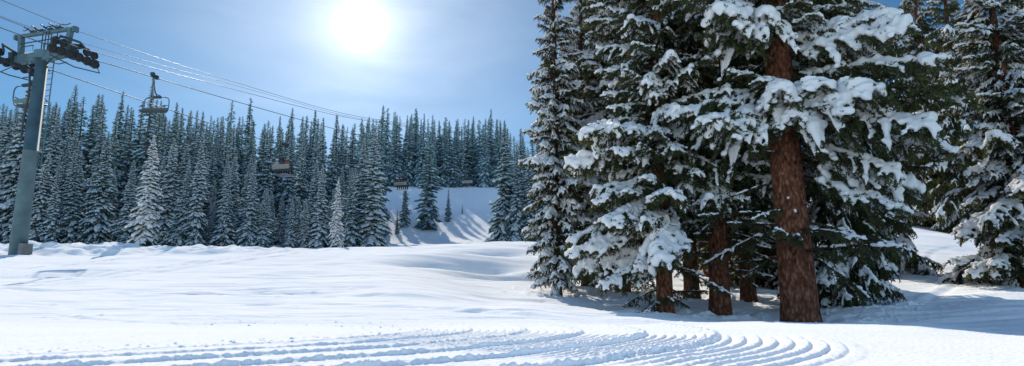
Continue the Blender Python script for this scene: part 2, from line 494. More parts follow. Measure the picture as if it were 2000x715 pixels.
# ------------------------------------------------------------------ spruce branch templates
def needles_along(P, rg, step, ln, wd, per=3):
    """thin needle-tuft blades around a polyline"""
    P = np.asarray(P); seg = np.linalg.norm(np.diff(P, axis=0), axis=1); cum = np.concatenate([[0], np.cumsum(seg)])
    k = max(2, int(cum[-1] / step)); s = (np.arange(k) + rg.uniform(0, 1, k)) / k * cum[-1]
    C = np.stack([np.interp(s, cum, P[:, i]) for i in range(3)], 1)
    D = np.stack([np.interp(np.minimum(s + .02, cum[-1] + .02), cum, P[:, i]) for i in range(3)], 1) - np.stack([np.interp(s - .02, cum, P[:, i]) for i in range(3)], 1)
    D /= np.linalg.norm(D, axis=1)[:, None] + 1e-9
    C = np.repeat(C, per, 0); D = np.repeat(D, per, 0); n = len(C)
    ref = np.where(np.abs(D[:, 2:3]) > .9, np.array([[1., 0, 0]]), np.array([[0., 0, 1.]]))
    A = np.cross(D, ref); A /= np.linalg.norm(A, axis=1)[:, None]; B = np.cross(D, A)
    an = rg.uniform(0, 2 * PI, n)
    rad = np.cos(an)[:, None] * A + np.sin(an)[:, None] * B
    ax = D * rg.uniform(.4, .9, n)[:, None] + rad * .75; ax /= np.linalg.norm(ax, axis=1)[:, None]
    w = np.cross(ax, rad + .3 * rg.normal(size=(n, 3))); w /= np.linalg.norm(w, axis=1)[:, None] + 1e-9
    L = ln * rg.uniform(.7, 1.25, n)[:, None]; W = wd * rg.uniform(.7, 1.2, n)[:, None] / 2
    b = C - ax * .006
    V = np.stack([b + w * W * .6, b - w * W * .6, b + ax * L * .55 - w * W, b + ax * L, b + ax * L * .55 + w * W], 1).reshape(-1, 3)
    o = np.arange(n)[:, None] * 5
    F4 = o + np.array([[0, 1, 2, 4]]); F3 = o + np.array([[4, 2, 3]])
    return V, F3, F4


def capsule(P, rad, rg, n=8, flat=.8, up=.7, fat=1.0):
    P = np.asarray(P, float).copy(); k = len(P); t = np.linspace(0, 1, k)
    prof = np.sqrt(np.clip(1 - (2 * t - 1) ** 4, .02, 1)); r = rad * prof * (1 + .25 * rg.normal(size=k)) * (fat + (2 - fat - fat) * t if fat != 1.0 else 1.0)
    r = np.clip(r, rad * .15, rad * 1.6)
    T = np.gradient(P, axis=0); T /= np.linalg.norm(T, axis=1)[:, None] + 1e-9
    A = np.cross(T, [0, 0, 1.0]); A /= np.linalg.norm(A, axis=1)[:, None] + 1e-9; B = np.cross(A, T)
    P = P + B * (r * flat * up)[:, None]
    a = np.arange(n) / n * 2 * PI
    V = P[:, None, :] + r[:, None, None] * (np.cos(a)[None, :, None] * A[:, None, :] + flat * np.sin(a)[None, :, None] * B[:, None, :])
    V = V.reshape(-1, 3)
    i = np.arange(k - 1)[:, None] * n; j = np.arange(n)[None, :]; kk = (j + 1) % n
    F4 = np.stack([i + j, i + kk, i + n + kk, i + n + j], -1).reshape(-1, 4)
    ends = np.array([[(j + 1) % n, j, 0] for j in range(1, n - 1)] + [[(k - 1) * n, (k - 1) * n + j, (k - 1) * n + (j + 1)] for j in range(1, n - 1)])
    return V, ends, F4


def remesh(V, F3, F4, voxel):
    me = make_mesh('tmp', V, F3, F4)
    o = bpy.data.objects.new('tmp', me); col.objects.link(o)
    m = o.modifiers.new('r', 'REMESH'); m.mode = 'VOXEL'; m.voxel_size = voxel
    s = o.modifiers.new('s', 'SMOOTH'); s.factor = .5; s.iterations = 2
    dg = bpy.context.evaluated_depsgraph_get(); e = o.evaluated_get(dg); em = e.to_mesh()
    n = len(em.vertices); V = np.zeros(n * 3, np.float32); em.vertices.foreach_get('co', V)
    L = np.zeros(len(em.loops), np.int32); em.loops.foreach_get('vertex_index', L)
    tot = np.zeros(len(em.polygons), np.int32); em.polygons.foreach_get('loop_total', tot)
    assert (tot == 4).all()
    e.to_mesh_clear(); bpy.data.objects.remove(o); bpy.data.meshes.remove(me)
    V = V.reshape(-1, 3); Q = L.reshape(-1, 4); lab = np.arange(n)
    while True:
        m = lab[Q].min(1); new = lab.copy(); np.minimum.at(new, Q.ravel(), np.repeat(m, 4)); new = new[new]
        if (new == lab).all(): break
        lab = new
    cnt = np.bincount(lab, minlength=n); keep = cnt[lab] > (320 if voxel < .023 else 90)
    idx = np.cumsum(keep) - 1
    return V[keep], idx[Q[keep[Q].all(1)]]


def branch_template(seed, snow=1.0, cover=.65, spread=1.0, voxel=.024, foliage=1.0, L=1.6, hang=1.8, per=3, fat=1.0):
    rg = np.random.default_rng(seed)
    nd, wd, sn = Acc(), Acc(), Acc()
    k = 14; x = np.linspace(0, L, k)
    wob = np.cumsum(rg.normal(0, .012, k))
    Pm = np.stack([x, wob, .16 * x - .17 * x ** 2 + .04 * x ** 3 + np.cumsum(rg.normal(0, .006, k))], 1)
    wd.tube(Pm, np.linspace(.024, .005, k) * L / 1.6, 5, cap=False)
    main_at = lambda t: np.array([np.interp(t * L, x, Pm[:, i]) for i in range(3)])
    if foliage > .2: 
        V, a, b = needles_along(Pm[4:], rg, .03, .06, .018, per); nd.add(V, a, b)
    nt_ = int(26 * L / 1.6)
    for i in range(nt_):
        t = .1 + .88 * (i + rg.uniform(-.3, .3)) / nt_
        side = 1 if i % 2 else -1
        ln = (.60 * (1 - t) ** .75 + .10) * min(1, (t + .12) / .42) * rg.uniform(.65, 1.2) * spread
        if foliage < .2: ln *= rg.uniform(.3, .9)
        a0 = side * R(rg.uniform(42, 64)); q = np.linspace(0, 1, 6)
        p0 = main_at(t)
        ang = a0 * (1 - .3 * q)
        dx = np.concatenate([[0], np.cumsum(np.cos(ang[1:]) * ln / 5)]); dy = np.concatenate([[0], np.cumsum(np.sin(ang[1:]) * ln / 5)])
        dr = hang * rg.uniform(.15, .5) * ln
        Pt = np.stack([p0[0] + dx, p0[1] + dy, p0[2] + .06 * q * ln - dr * q ** 2], 1)
        wd.tube(Pt, np.linspace(.009, .003, 6), 3, cap=False)
        if foliage < .2 and rg.uniform() < .6: continue
        V, a, b = needles_along(Pt, rg, .028, .058, .018, per); nd.add(V, a, b)
        ns = int(ln / .06)
        for j in range(ns):
            s = .2 + .75 * (j + .5) / max(ns, 1)
            c = np.array([np.interp(s, q, Pt[:, m]) for m in range(3)])
            sl = .17 * (1 - .55 * s) * rg.uniform(.6, 1.2)
            aa = np.interp(s, q, ang) + (1 if j % 2 else -1) * R(rg.uniform(35, 60))
            Ps = c + np.outer(np.linspace(0, 1, 3), [math.cos(aa) * sl, math.sin(aa) * sl, -hang * rg.uniform(.15, .6) * sl])
            V, a, b = needles_along(Ps, rg, .026, .055, .018, per); nd.add(V, a, b)
        if rg.uniform() < cover and snow > 0:
            s0, s1 = rg.uniform(0, .25), rg.uniform(.7, 1.02)
            qq = np.linspace(s0, s1, 7)
            Pp = np.stack([np.interp(qq, q, Pt[:, m]) for m in range(3)], 1)
            V, a, b = capsule(Pp, snow * rg.uniform(.036, .058), rg, fat=fat); sn.add(V, a, b)
            for j in range(ns):
                if rg.uniform() < cover * .55:
                    s = .2 + .75 * (j + .5) / max(ns, 1); c = np.array([np.interp(s, q, Pt[:, m]) for m in range(3)])
                    aa = np.interp(s, q, ang) + (1 if j % 2 else -1) * R(45); sl = .13
                    Ps = c + np.outer(np.linspace(0, 1, 4), [math.cos(aa) * sl, math.sin(aa) * sl, -.35 * sl])
                    V, a, b = capsule(Ps, snow * rg.uniform(.026, .04), rg, 6); sn.add(V, a, b)
    if snow > 0:
        pieces = [(.18, .5), (.42, .8), (.7, 1.03)] if cover < .9 else [(.12, 1.04)]
        for (s0, s1) in pieces:
            if rg.uniform() > cover + .2: continue
            qq = np.linspace(s0, s1, 12); Pp = np.stack([np.interp(qq * L, x, Pm[:, m]) for m in range(3)], 1)
            V, a, b = capsule(Pp, snow * rg.uniform(.055, .085), rg); sn.add(V, a, b)
    nV, n3, n4 = nd.arrays() if nd.n else (np.zeros((0, 3)), np.zeros((0, 3), int), np.zeros((0, 4), int))
    wV, _, w4 = wd.arrays()
    if sn.n:
        sV, s4 = remesh(*sn.arrays(), voxel)
        nz = perlin(sV[:, 0] * 14 + sV[:, 2] * 5, sV[:, 1] * 14 + sV[:, 2] * 9) + .7 * perlin(sV[:, 0] * 33, sV[:, 1] * 33 + sV[:, 2] * 21)
        sV = sV + np.stack([.006 * perlin(sV[:, 1] * 30, sV[:, 2] * 30), .006 * perlin(sV[:, 0] * 30, sV[:, 2] * 30), (.006 if fat > 1 else .009) * nz], 1)
        pk = rg.choice(len(sV), max(4, len(sV) // (400 if fat > 1 else 150)), replace=False)
        for p in sV[pk]:
            d = np.array([rg.uniform(.1, .8), rg.uniform(-.6, .6), rg.uniform(-.1, .5)]); d /= np.linalg.norm(d)
            V, a, b = needles_along(np.stack([p - d * .05, p + d * .02, p + d * .05]), rg, .03, .05, .016, 3); nd.add(V, a, b)
        nV, n3, n4 = nd.arrays()
    else: sV, s4 = np.zeros((0, 3)), np.zeros((0, 4), int)
    return dict(n=(nV, n3, n4), w=(wV, w4), s=(sV, s4), L=L)


TPL = {
    'norm': [branch_template(101, .95, .72), branch_template(102, .85, .6), branch_template(103, 1.05, .8), branch_template(104, .8, .55), branch_template(105, .9, .65, hang=2.6)],
    'light': [branch_template(111, .7, .38), branch_template(112, .65, .28), branch_template(113, .7, .45, hang=2.6)],
    'heavy': [branch_template(121, 1.3, .85, hang=2.4), branch_template(122, 1.2, .8), branch_template(123, 1.45, .88, spread=.9, hang=2.8)],
    'bare': [branch_template(131, .5, .45, foliage=.1), branch_template(132, .45, .35, foliage=.1)],
    'bough': [branch_template(141, 2.0, 1.0, spread=1.1, voxel=.022, hang=3.4, per=4, fat=1.45), branch_template(142, 2.3, 1.0, spread=1.0, voxel=.022, hang=3.8, per=4, fat=1.5)],
}


class Tree:
    """collects placed branches into crown needles, twig wood and snow"""
    def __init__(s): s.nd = Acc(); s.wd = Acc(); s.sn = Acc()
    def branch(s, tpl, org, az, pitch, length, roll=0.0, wide=1.0, thick=1.0):
        k = length / tpl['L']
        m = Matrix.Rotation(az, 3, 'Z') @ Matrix.Rotation(-pitch, 3, 'Y') @ Matrix.Rotation(roll, 3, 'X') @ Matrix.Diagonal((k, k * wide, max(k, .8) * thick))
        m = np.array(m); o = np.array(org)
        V, a, b = tpl['n']
        if len(V): s.nd.add(V @ m.T + o, a, b)
        V, b = tpl['w']; s.wd.add(V @ m.T + o, None, b)
        V, b = tpl['s']
        if len(V): s.sn.add(V @ m.T + o, None, b)


def trunk_mesh(H, r0, lean, seed, mats, flare=.35, n=20, top=.03, sink=.8):
    rg = np.random.default_rng(seed)
    z = np.concatenate([np.linspace(-sink, 1.2, 16), np.linspace(1.2, H, 40)[1:]])
    t = np.clip(z / H, 0, 1)
    r = r0 * (1 - t) ** .85 + top * t; r = r * (1 + flare * np.exp(-np.maximum(z, 0) / .28) * .6)
    P = np.stack([lean[0] * z + .04 * np.sin(z * .6 + seed), lean[1] * z + .04 * np.cos(z * .5 + seed), z], 1)
    V, f = tube(P, r, n)
    # buttressed, uneven cross-section
    a = np.arctan2(V[:, 1] - np.repeat(P[:, 1], n), V[:, 0] - np.repeat(P[:, 0], n)); zz = V[:, 2]
    amp = 1 + .05 * np.sin(3 * a + seed) * np.exp(-zz / 1.2) + .02 * np.sin(5 * a + zz * 1.3) + .03 * perlin(a * 2 + seed, zz * 2.2)
    C = np.repeat(P, n, 0); V = C + (V - C) * amp[:, None]
    A_ = Acc(); A_.add(V, None, f)
    for _ in range(16):
        hh = rg.uniform(.6, min(6, H * .5)); az = rg.uniform(0, 2 * PI); c = np.array([np.interp(hh, z, P[:, i]) for i in range(3)]); rr = np.interp(hh, z, r)
        d = np.array([math.cos(az), math.sin(az), rg.uniform(-.5, .3)]); L = rg.uniform(.04, .28); b = rg.uniform(.012, .03) * (r0 / .3) ** .5
        A_.tube(np.array([c + d * rr * .8, c + d * (rr + L * .5), c + d * (rr + L)]), [b * 1.5, b, b * .7], 7)
    return A_.mesh('trunk', mats, smooth=True), (lambda h: np.array([np.interp(h, z, P[:, i]) for i in range(3)])), (lambda h: float(np.interp(h, z, r)))


def hero(seed, H, r0, zb, Rm, lean=(0, 0), dens=13, kinds=(('norm', 1.0),), low='norm', bare=0, shape=.75, pitch0=-14, extra=(), azbias=None, rtop=.25, keep=None, flare=.35):
    """one detailed spruce: Empty > trunk (> snow), crown (> branch wood, snow)"""
    rg = np.random.default_rng(seed)
    tm, ctr, rad = trunk_mesh(H, r0, lean, seed, [M['bark']], flare)
    T = Tree()
    h = zb; i = 0; az = rg.uniform(0, 6)
    names = [k for k, w in kinds]; ws = np.array([w for k, w in kinds]); ws /= ws.sum()
    while h < H - .3:
        f = (H - h) / (H - zb)
        d = dens if h < 9.5 else dens * .65
        h += rg.uniform(.5, 1.5) / d
        az += 2.39996 + rg.normal(0, .35); i += 1
        ln = Rm * min(1, f ** shape * 1.08) * (rg.uniform(.66, 1.22) if rg.uniform() > .28 else rg.uniform(.3, .6))
        ln *= .7 + .3 * float(sstep(zb, zb + 1.2, h))
        ln = max(ln, rtop)
        p = R(pitch0 + 32 * (1 - f) + rg.normal(0, 12))
        if azbias: ln *= 1 + azbias[1] * math.cos(az - azbias[0])
        if keep and not keep(h, az % (2 * PI), rg): continue
        kd = names[rg.choice(len(names), p=ws)]
        tp = TPL[kd][rg.integers(len(TPL[kd]))]
        c = ctr(h); rr = rad(h) * .8
        T.branch(tp, c + np.array([math.cos(az) * rr, math.sin(az) * rr, 0]), az, p, ln, rg.normal(0, .15), rg.uniform(.8, 1.15))
    for _ in range(bare):
        hh = zb * rg.uniform(.35, 1.25); az = rg.uniform(0, 2 * PI); tp = TPL['bare'][rg.integers(2)]
        c = ctr(hh); T.branch(tp, c + np.array([math.cos(az), math.sin(az), 0]) * rad(hh) * .8, az, R(rg.uniform(-28, 8)), Rm * rg.uniform(.4, .9), rg.normal(0, .4))
    for (kd, ti, hh, azd, pd, ln, roll, wide, thick) in extra:
        c = ctr(hh); az = R(azd)
        T.branch(TPL[kd][ti], c + np.array([math.cos(az), math.sin(az), 0]) * rad(hh) * .85, az, R(pd), ln, roll, wide, thick)
    root = empty('spruce_tree', (0, 0, 0))
    tr = link('trunk', tm, root)
    cr = link('crown', T.nd.mesh('crown', [M['needle']], False), root)
    link('branch', T.wd.mesh('branch', [M['twig']], True), cr)
    link('snow', T.sn.mesh('snow', [M['snow']], True), cr)
    # snow stuck to the bark
    S = Acc()
    for _ in range(26):
        hh = rg.uniform(.5, min(9, H * .6)); az = rg.uniform(0, 2 * PI); c = ctr(hh); rr = rad(hh)
        s = rg.uniform(.015, .04); rr *= .96
        P = np.array([c + np.array([math.cos(az) * rr, math.sin(az) * rr, q * s]) for q in (-1.2, -.5, .3, 1.1)]) + rg.normal(0, s * .3, (4, 3))
        V, f = tube(P, np.array([.2, .9, 1, .3]) * s, 6); S.add(V, None, f)
    link('snow', S.mesh('trunk_snow', [M['snow']], True), tr)
    return root


PROTO = {}
used = set()


def put(proto, px, Y, rz, s, label, group=None, sz=None):
    root = PROTO[proto]
    o = root if proto not in used else copy_tree(root)
    used.add(proto)
    p = ground_point(px, Y)
    o.location = (p.x, p.y, p.z - .05); o.rotation_euler = (0, 0, rz); o.scale = (s, s, sz or s)
    if 'group' in o.keys() and not group: del o['group']
    tag(o, label, 'tree', group)
    return o


AY = 15.0
PROTO['giant'] = hero(21, 19, .40, 3.9, 2.9, (.0, .0), 15, (('norm', .6), ('light', .35), ('heavy', .15)), bare=26, pitch0=-12, flare=.3,
    keep=lambda h, a, rg: not (abs(a - 4.4) < .75 and h < 8) and not (abs(a - 4.4) < 1.2 and h < 4.6),
    extra=[('bough', 0, 4.95, -84, 4, 1.45, 0, 1.7, 1.1), ('bough', 1, 4.9, -112, 2, 1.5, .1, 1.3, 1.0), ('bough', 0, 4.9, -58, 4, 1.6, -.1, 1.4, 1.1), ('bough', 0, 4.72, -62, 4, 2.0, .12, 1.35, 1.1), ('bough', 1, 4.62, -35, 2, 1.7, -.15, 1.1, 1.1), ('bough', 1, 4.45, -100, -2, 1.25, -.1, 1.35, 1.0),
           ('bough', 0, 4.5, -150, -6, 2.0, .1, 1.0, .9), ('bough', 0, 6.7, -145, 4, 2.1, .1, 1.1, 1.1), ('bough', 1, 6.6, -120, 6, 1.4, .1, 1.2, 1.1),
           ('bough', 1, 6.5, -28, 6, 2.3, 0, .85, .8), ('norm', 0, 7.0, -95, 0, 1.5, .1, 1.2, 1), ('norm', 2, 6.75, -75, -4, 1.3, -.1, 1.2, 1), ('norm', 4, 7.5, -110, 4, 1.7, 0, 1.2, 1), ('norm', 1, 7.9, -80, 0, 1.7, 0, 1.2, 1), ('norm', 2, 5.5, -125, -10, 1.3, 0, 1.1, 1), ('norm', 4, 5.7, -52, -8, 1.4, 0, 1.1, 1), ('heavy', 0, 8.2, -100, 0, 1.8, 0, 1.2, 1), ('heavy', 0, 6.2, -50, 0, 2.6, 0, .9, 1), ('heavy', 2, 3.6, -10, -14, 2.6, 0, .9, 1), ('heavy', 1, 3.3, -20, -22, 2.2, 0, 1, 1)])
PROTO['column'] = hero(22, 16, .17, .55, 1.35, (0, 0), 26, (('norm', .65), ('heavy', .25), ('light', .15)), shape=.55, pitch0=-22)
PROTO['snowy'] = hero(23, 14, .20, 1.0, 2.05, (0, 0), 25, (('norm', .72), ('heavy', .28)), bare=8, shape=.7, pitch0=-20, azbias=(PI, .12), keep=lambda h, a, rg: not (h < 2.6 and math.cos(a) > -.15))
PROTO['dark'] = hero(24, 15, .24, .35, 2.5, (0, 0), 22, (('light', .45), ('norm', .55)), shape=.6, pitch0=-24)
PROTO['pole'] = hero(25, 16, .26, 2.4, 1.9, (0, 0), 20, (('light', .5), ('norm', .45), ('heavy', .05)), bare=22, shape=.6, pitch0=-16)

PROTO['edge'] = hero(26, 15, .22, .35, 2.35, (0, 0), 25, (('norm', .72), ('heavy', .28)), shape=.65, pitch0=-24)

put('giant', 1560, AY, 0, 1, 'huge spruce with a thick bare red-brown trunk and a big drooping snow bough in front')
put('column', 1088, 20, .4, .78, 'narrow tall spruce at the left end of the big tree group, short trunk showing below')
put('column', 1142, 22.5, 2.2, .86, 'narrow snowy spruce close behind the leftmost tree of the big tree group')
put('snowy', 1303, 16.2, 0, 1, 'snow-laden spruce with heavy pale boughs spreading left over a short dark trunk')
put('snowy', 1215, 22, 1.9, 1.1, 'bushy snow-covered spruce over the blue shadow between the narrow spruces and the heavy pale boughs')
put('pole', 1410, 17, .3, 1, 'spruce with a straight brown trunk, second thickest, left of the huge trunk')
put('pole', 1462, 20, 2.9, .85, 'thin dark-trunked spruce in shade between the two thickest brown trunks')
put('pole', 1350, 20.5, 4.1, .9, 'slim shaded spruce just left of the second thickest brown trunk')
put('dark', 1648, 18.0, 0, .60, 'dark spruce with boughs down to the snow just right of the huge trunk', sz=.95)
put('dark', 1500, 24, 2.4, 1.05, 'dark spruce filling the gap behind and left of the huge trunk')
put('dark', 1715, 27, 4.4, .8, 'dark spruce deeper in shade, right of the boughs that reach the snow', sz=1.05)
put('snowy', 1385, 26, 3.6, 1.15, 'tall snowy spruce behind the second thickest brown trunk')
put('edge', 2012, 21.5, .75, .95, 'spruce with snowy boughs standing beside the curving trail at the right edge')
put('edge', 2140, 24, 3.0, 1.2, 'snowy spruce cut by the right edge of the picture')
put('dark', 1838, 45, 5.2, 1.15, 'tall dark spruce standing back, just left of the curving trail', sz=1.45)
put('dark', 1900, 42, 3.0, .95, 'spruce farther up the trail, behind the spruce at the right edge', sz=1.5)

# ------------------------------------------------------------------ far spruces
def far_template(seed, Rk=.15, nb=230, snowy=.5, zb=.04, detail=1.0, H=10.0, sparse=0.0, puff=1.0, ex=.85, sm='far_snow'):
    """a whole spruce of 10 m: returns crown, snow, trunk meshes"""
    rg = np.random.default_rng(seed)
    nd, sn = Acc(), Acc()
    for i in range(nb):
        f = (i + rg.uniform(0, 1)) / nb
        h = zb + (1 - zb) * (1 - (1 - f) ** 1.0)
        t = (h - zb) / (1 - zb)
        az_ = (i * 2.39996 + rg.normal(0, .4)) % (2 * PI)
        r = Rk * H * ((1 - t) ** ex) * rg.uniform(.55, 1.3) * (.76 + .24 * math.sin(t * 33 + seed) * math.sin(t * 13 + 2 * seed)) * (1 - .35 * (perlin(az_ * .6 + seed, t * 7) > .25)) + .03
        if rg.uniform() < sparse: continue
        az = az_; ca, sa = math.cos(az), math.sin(az)
        pit = R(-32 + 55 * t + rg.normal(0, 9))
        o = np.array([0, 0, h * H]); d = np.array([ca * math.cos(pit), sa * math.cos(pit), math.sin(pit)]); side = np.array([-sa, ca, 0])
        k = max(3, int((3 + r * 5.0) * detail))
        for j in range(k):
            s = .15 + .85 * (j + rg.uniform(0, 1)) / k
            c = o + d * r * s + np.array([0, 0, -.18 * r * s * s]); sg = 1 if j % 2 else -1
            ln = (.09 + .15 * (1 - t) + .38 * r * (1 - .6 * s)) * rg.uniform(.7, 1.2) / detail ** .3; w = ln * .26
            ax = d * .75 + side * sg * rg.uniform(.2, 1.0) + np.array([0, 0, -rg.uniform(.25, .8)]); ax /= np.linalg.norm(ax)
            up = np.cross(ax, side + rg.normal(0, .3, 3)); up /= np.linalg.norm(up) + 1e-9; wv = np.cross(ax, up)
            V = [c - ax * ln * .2, c + ax * ln * .3 + wv * w, c + ax * ln, c + ax * ln * .3 - wv * w, c + ax * ln * .35 - up * w * .9]
            nd.add(V, [[0, 1, 4], [1, 2, 4], [2, 3, 4], [3, 0, 4]])
            if rg.uniform() < snowy:
                q = ln * rg.uniform(.45, .8) * puff; e = c + ax * ln * .25 + np.array([0, 0, .04 + .03 * detail])
                th = q * rg.uniform(.28, .42); ww = q * rg.uniform(.38, .6)
                V = [e - ax * q * .6, e + wv * ww, e + ax * q * .7, e - wv * ww, e + np.array([0, 0, th]), e - np.array([0, 0, th * .5])]
                sn.add(V, [[0, 1, 4], [1, 2, 4], [2, 3, 4], [3, 0, 4], [1, 0, 5], [2, 1, 5], [3, 2, 5], [0, 3, 5]])
    # leader and dark inner stems
    nd.add([[.03, 0, H * .93], [-.02, .03, H * .93], [-.02, -.03, H * .93], [0, 0, H * 1.015]], [[0, 1, 3], [1, 2, 3], [2, 0, 3]])
    tz = np.array([-.8, 0, .3, 1, 4, 7, 9.9]) * H / 10
    tV, tF = tube(np.stack([tz * 0, tz * 0, tz], 1), np.array([.2, .19, .16, .14, .1, .06, .02]) * H / 10, 8)
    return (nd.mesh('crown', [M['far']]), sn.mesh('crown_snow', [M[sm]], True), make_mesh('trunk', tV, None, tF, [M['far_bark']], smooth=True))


def far_root(tp):
    root = empty('spruce_tree', (0, 0, 0))
    cr = link('crown', tp[0], root); link('snow', tp[1], cr); link('trunk', tp[2], root)
    return root


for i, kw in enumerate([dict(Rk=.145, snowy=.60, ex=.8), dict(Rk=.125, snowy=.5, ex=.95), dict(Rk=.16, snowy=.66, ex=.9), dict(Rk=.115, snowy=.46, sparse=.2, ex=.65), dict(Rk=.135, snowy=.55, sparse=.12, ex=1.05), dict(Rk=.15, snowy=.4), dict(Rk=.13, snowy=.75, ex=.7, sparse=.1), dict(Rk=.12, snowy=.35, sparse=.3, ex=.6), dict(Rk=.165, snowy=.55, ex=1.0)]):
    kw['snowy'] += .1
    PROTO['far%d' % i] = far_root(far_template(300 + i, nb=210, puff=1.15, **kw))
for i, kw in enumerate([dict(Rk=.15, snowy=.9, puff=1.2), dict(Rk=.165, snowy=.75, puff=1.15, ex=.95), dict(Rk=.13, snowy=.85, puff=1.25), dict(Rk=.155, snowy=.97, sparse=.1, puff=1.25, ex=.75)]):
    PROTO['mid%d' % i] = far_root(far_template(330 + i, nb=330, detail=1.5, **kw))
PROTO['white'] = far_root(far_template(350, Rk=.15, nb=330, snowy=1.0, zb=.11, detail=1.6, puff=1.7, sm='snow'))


def put_far(proto, px, Y, ytop, rz, label, group=None, wide=1.0):
    p = ground_point(px, Y)
    Ht = at(px, ytop, Y).z - p.z
    o = put(proto, px, Y, rz, 1, label, group)
    s = Ht / 10.15
    o.scale = (s * wide, s * wide, s)
    placed.append((p.x, p.y, s * 1.2 * wide))
    return o


placed = []
NAMED = [
    ('white', 280, 40.5, 262, 1.05, 'lone snow-white spruce on a bare stem at the front of the left forest'),
    ('white', 655, 40, 345, .9, 'small snow-white spruce at the slope crest casting a shadow on the snow'),
    ('mid1', 702, 48, 268, 1.1, 'tall snowy spruce at the left edge of the open snow clearing'),
    ('mid0', 195, 47, 376, .95, 'small pale spruce at the foot of the forest left of the white lone spruce'),
    ('mid3', 610, 51, 312, 1.1, 'broad spruce with two snowy tips left of the crest spruce'),
    ('mid2', 476, 49, 318, 1.15, 'snowy spruce at the forest edge under the hanging lift cable'),
    ('mid0', 350, 47, 395, 1.0, 'short spruce at the forest edge just right of the white lone spruce'),
    ('mid2', 405, 47.5, 388, 1.0, 'small slim spruce at the forest edge midway between the lone white spruce and the cable'),
    ('mid3', 437, 46.5, 432, .9, 'tiny snow-covered spruce at the forest edge in front of taller ones'),
    ('mid1', 553, 48, 425, .9, 'little spruce at the forest edge below the first riders\' chair'),
    ('mid0', 520, 48.5, 388, 1.0, 'small spruce at the forest edge left of the first riders\' chair'),
    ('far5', 836, 81, 252, 1.35, 'large green spruce standing in the middle of the snow clearing'),
    ('far2', 790, 82, 352, 1.2, 'small spruce in the clearing against the left side of the large green one'),
    ('far5', 775, 79, 408, 1.1, 'slim young spruce at the lower left of the clearing\'s tree clump'),
    ('far1', 875, 84, 368, 1.3, 'small separate spruce just right of the large green one in the clearing'),
    ('far3', 903, 88, 398, 1.2, 'tiny young spruce alone on the right half of the clearing'),
    ('far3', 752, 80, 430, 1.2, 'tiny young spruce alone on the left half of the clearing'),
    ('far4', 797, 76.5, 460, 1.1, 'seedling spruce poking out of the snow at the foot of the clearing'),
    ('mid1', 985, 60, 232, 1.0, 'tall dark spruce at the right edge of the snow clearing'),
    ('mid0', 20, 47, 150, 1.1, 'tall dark spruce at the far left edge of the picture'),
    ('mid2', 112, 50, 275, 1.1, 'dark spruce just right of the lift tower\'s lower shaft'),
    ('mid1', 1022, 66, 262, 1.1, 'spruce half hidden behind the narrow tall spruces of the big tree group'),
]
for (k, px, Y, yt, w, lb) in NAMED: put_far(k, px, Y, yt, random.uniform(0, 6), lb, None, w)

LX, LY, RX, RY, SL = -25.7, 32.6, -21.7, 31.4, .30   # lift line: the two ropes at the tower and their heading


def near_rope(x, y):
    return -2.0 < (x - (LX + SL * (y - LY))) < 6.0


GROUPS = {
    'row': ('snowy spruce in the front row along the foot of the left forest', 'front row of spruces at the left forest'),
    'left': ('dark snow-dusted spruce in the dense forest rising behind the front row', 'dense forest spruces left of the clearing'),
    'ridge': ('hazy spruce on the ridge line above the snow clearing', 'spruces on the ridge above the clearing'),
    'gap': ('spruce in the strip of forest right of the clearing, before the big tree group', 'forest spruces right of the clearing'),
    'trail': ('hazy spruce far up the hill seen through the gap over the curving trail', 'far spruces beyond the curving trail'),
}
fr = random.Random(5)
count = 0


cands = []


def rope_limit(px, Y, yt):
    """trees standing in front of the lower rope stay below it"""
    if 100 < px < 700:
        yr = np.interp(px, [98, 390, 550, 690], [136, 235, 286, 313]); Yr = 35.5 / (.3 - (px - 1000) / F / 1.0)
        if Y < Yr + 3: yt = max(yt, yr + (16 if abs(px - 557) > 45 else 92))
    return yt


def cand(px, Y, ytop, key, kinds, sep=1.0, wide=None):
    p = ground_point(px, Y); ytop = rope_limit(px, Y, ytop)
    Ht = at(px, ytop, Y).z - p.z
    if Ht < 2.5: return False
    w = wide or fr.uniform(.95, 1.35)
    r = Ht / 10.15 * 1.2 * w
    for (a, b, q) in placed + [(c[0], c[1], c[2]) for c in cands]:
        if (a - p.x) ** 2 + (b - p.y) ** 2 < (sep * .5 * (r + q) + .25) ** 2: return False
    cands.append((p.x, p.y, r, px, Y, ytop, key, fr.choice(kinds), w))
    return True


def tops(px):
    return np.interp(px, [-60, 20, 120, 210, 300, 420, 560, 700, 850, 1000, 1100], [178, 182, 176, 176, 182, 205, 212, 222, 225, 240, 250])


FARK = ['far%d' % i for i in range(9)]
MIDK = ['mid0', 'mid1', 'mid2', 'mid3']
for (px, Y, yt) in ((272, 64, 148), (122, 66, 163), (214, 68, 174), (186, 72, 184), (437, 80, 194), (478, 84, 186), (40, 70, 170), (325, 74, 196), (560, 82, 208), (388, 86, 226)):
    cand(px, Y, yt, 'left', FARK, .3, 1.15)
for i in range(260):
    px = fr.uniform(-60, 725); Y = fr.uniform(44.5, 60)
    yt = 300 + fr.uniform(-50, 95)
    if px < 110: yt -= 60
    cand(px, Y, yt, 'row', MIDK, .9)
for i in range(1400):
    px = fr.uniform(-80, 735); Y = fr.triangular(58, 118, 80)
    if 20 < px < 330 and 80 < Y < 96 and fr.random() < .7: continue
    k = (Y - 58) / 60
    yt = tops(px) + (1 - k) * 42 + abs(fr.gauss(0, 20)) - 12
    if fr.random() < .12: yt -= fr.uniform(8, 34)
    cand(px, Y, yt, 'left', FARK, .85)
for i in range(260):
    px = fr.uniform(545, 738); Y = fr.uniform(72, 108)
    cand(px, Y, tops(px) + abs(fr.gauss(0, 22)) - 4, 'left', FARK, .75)
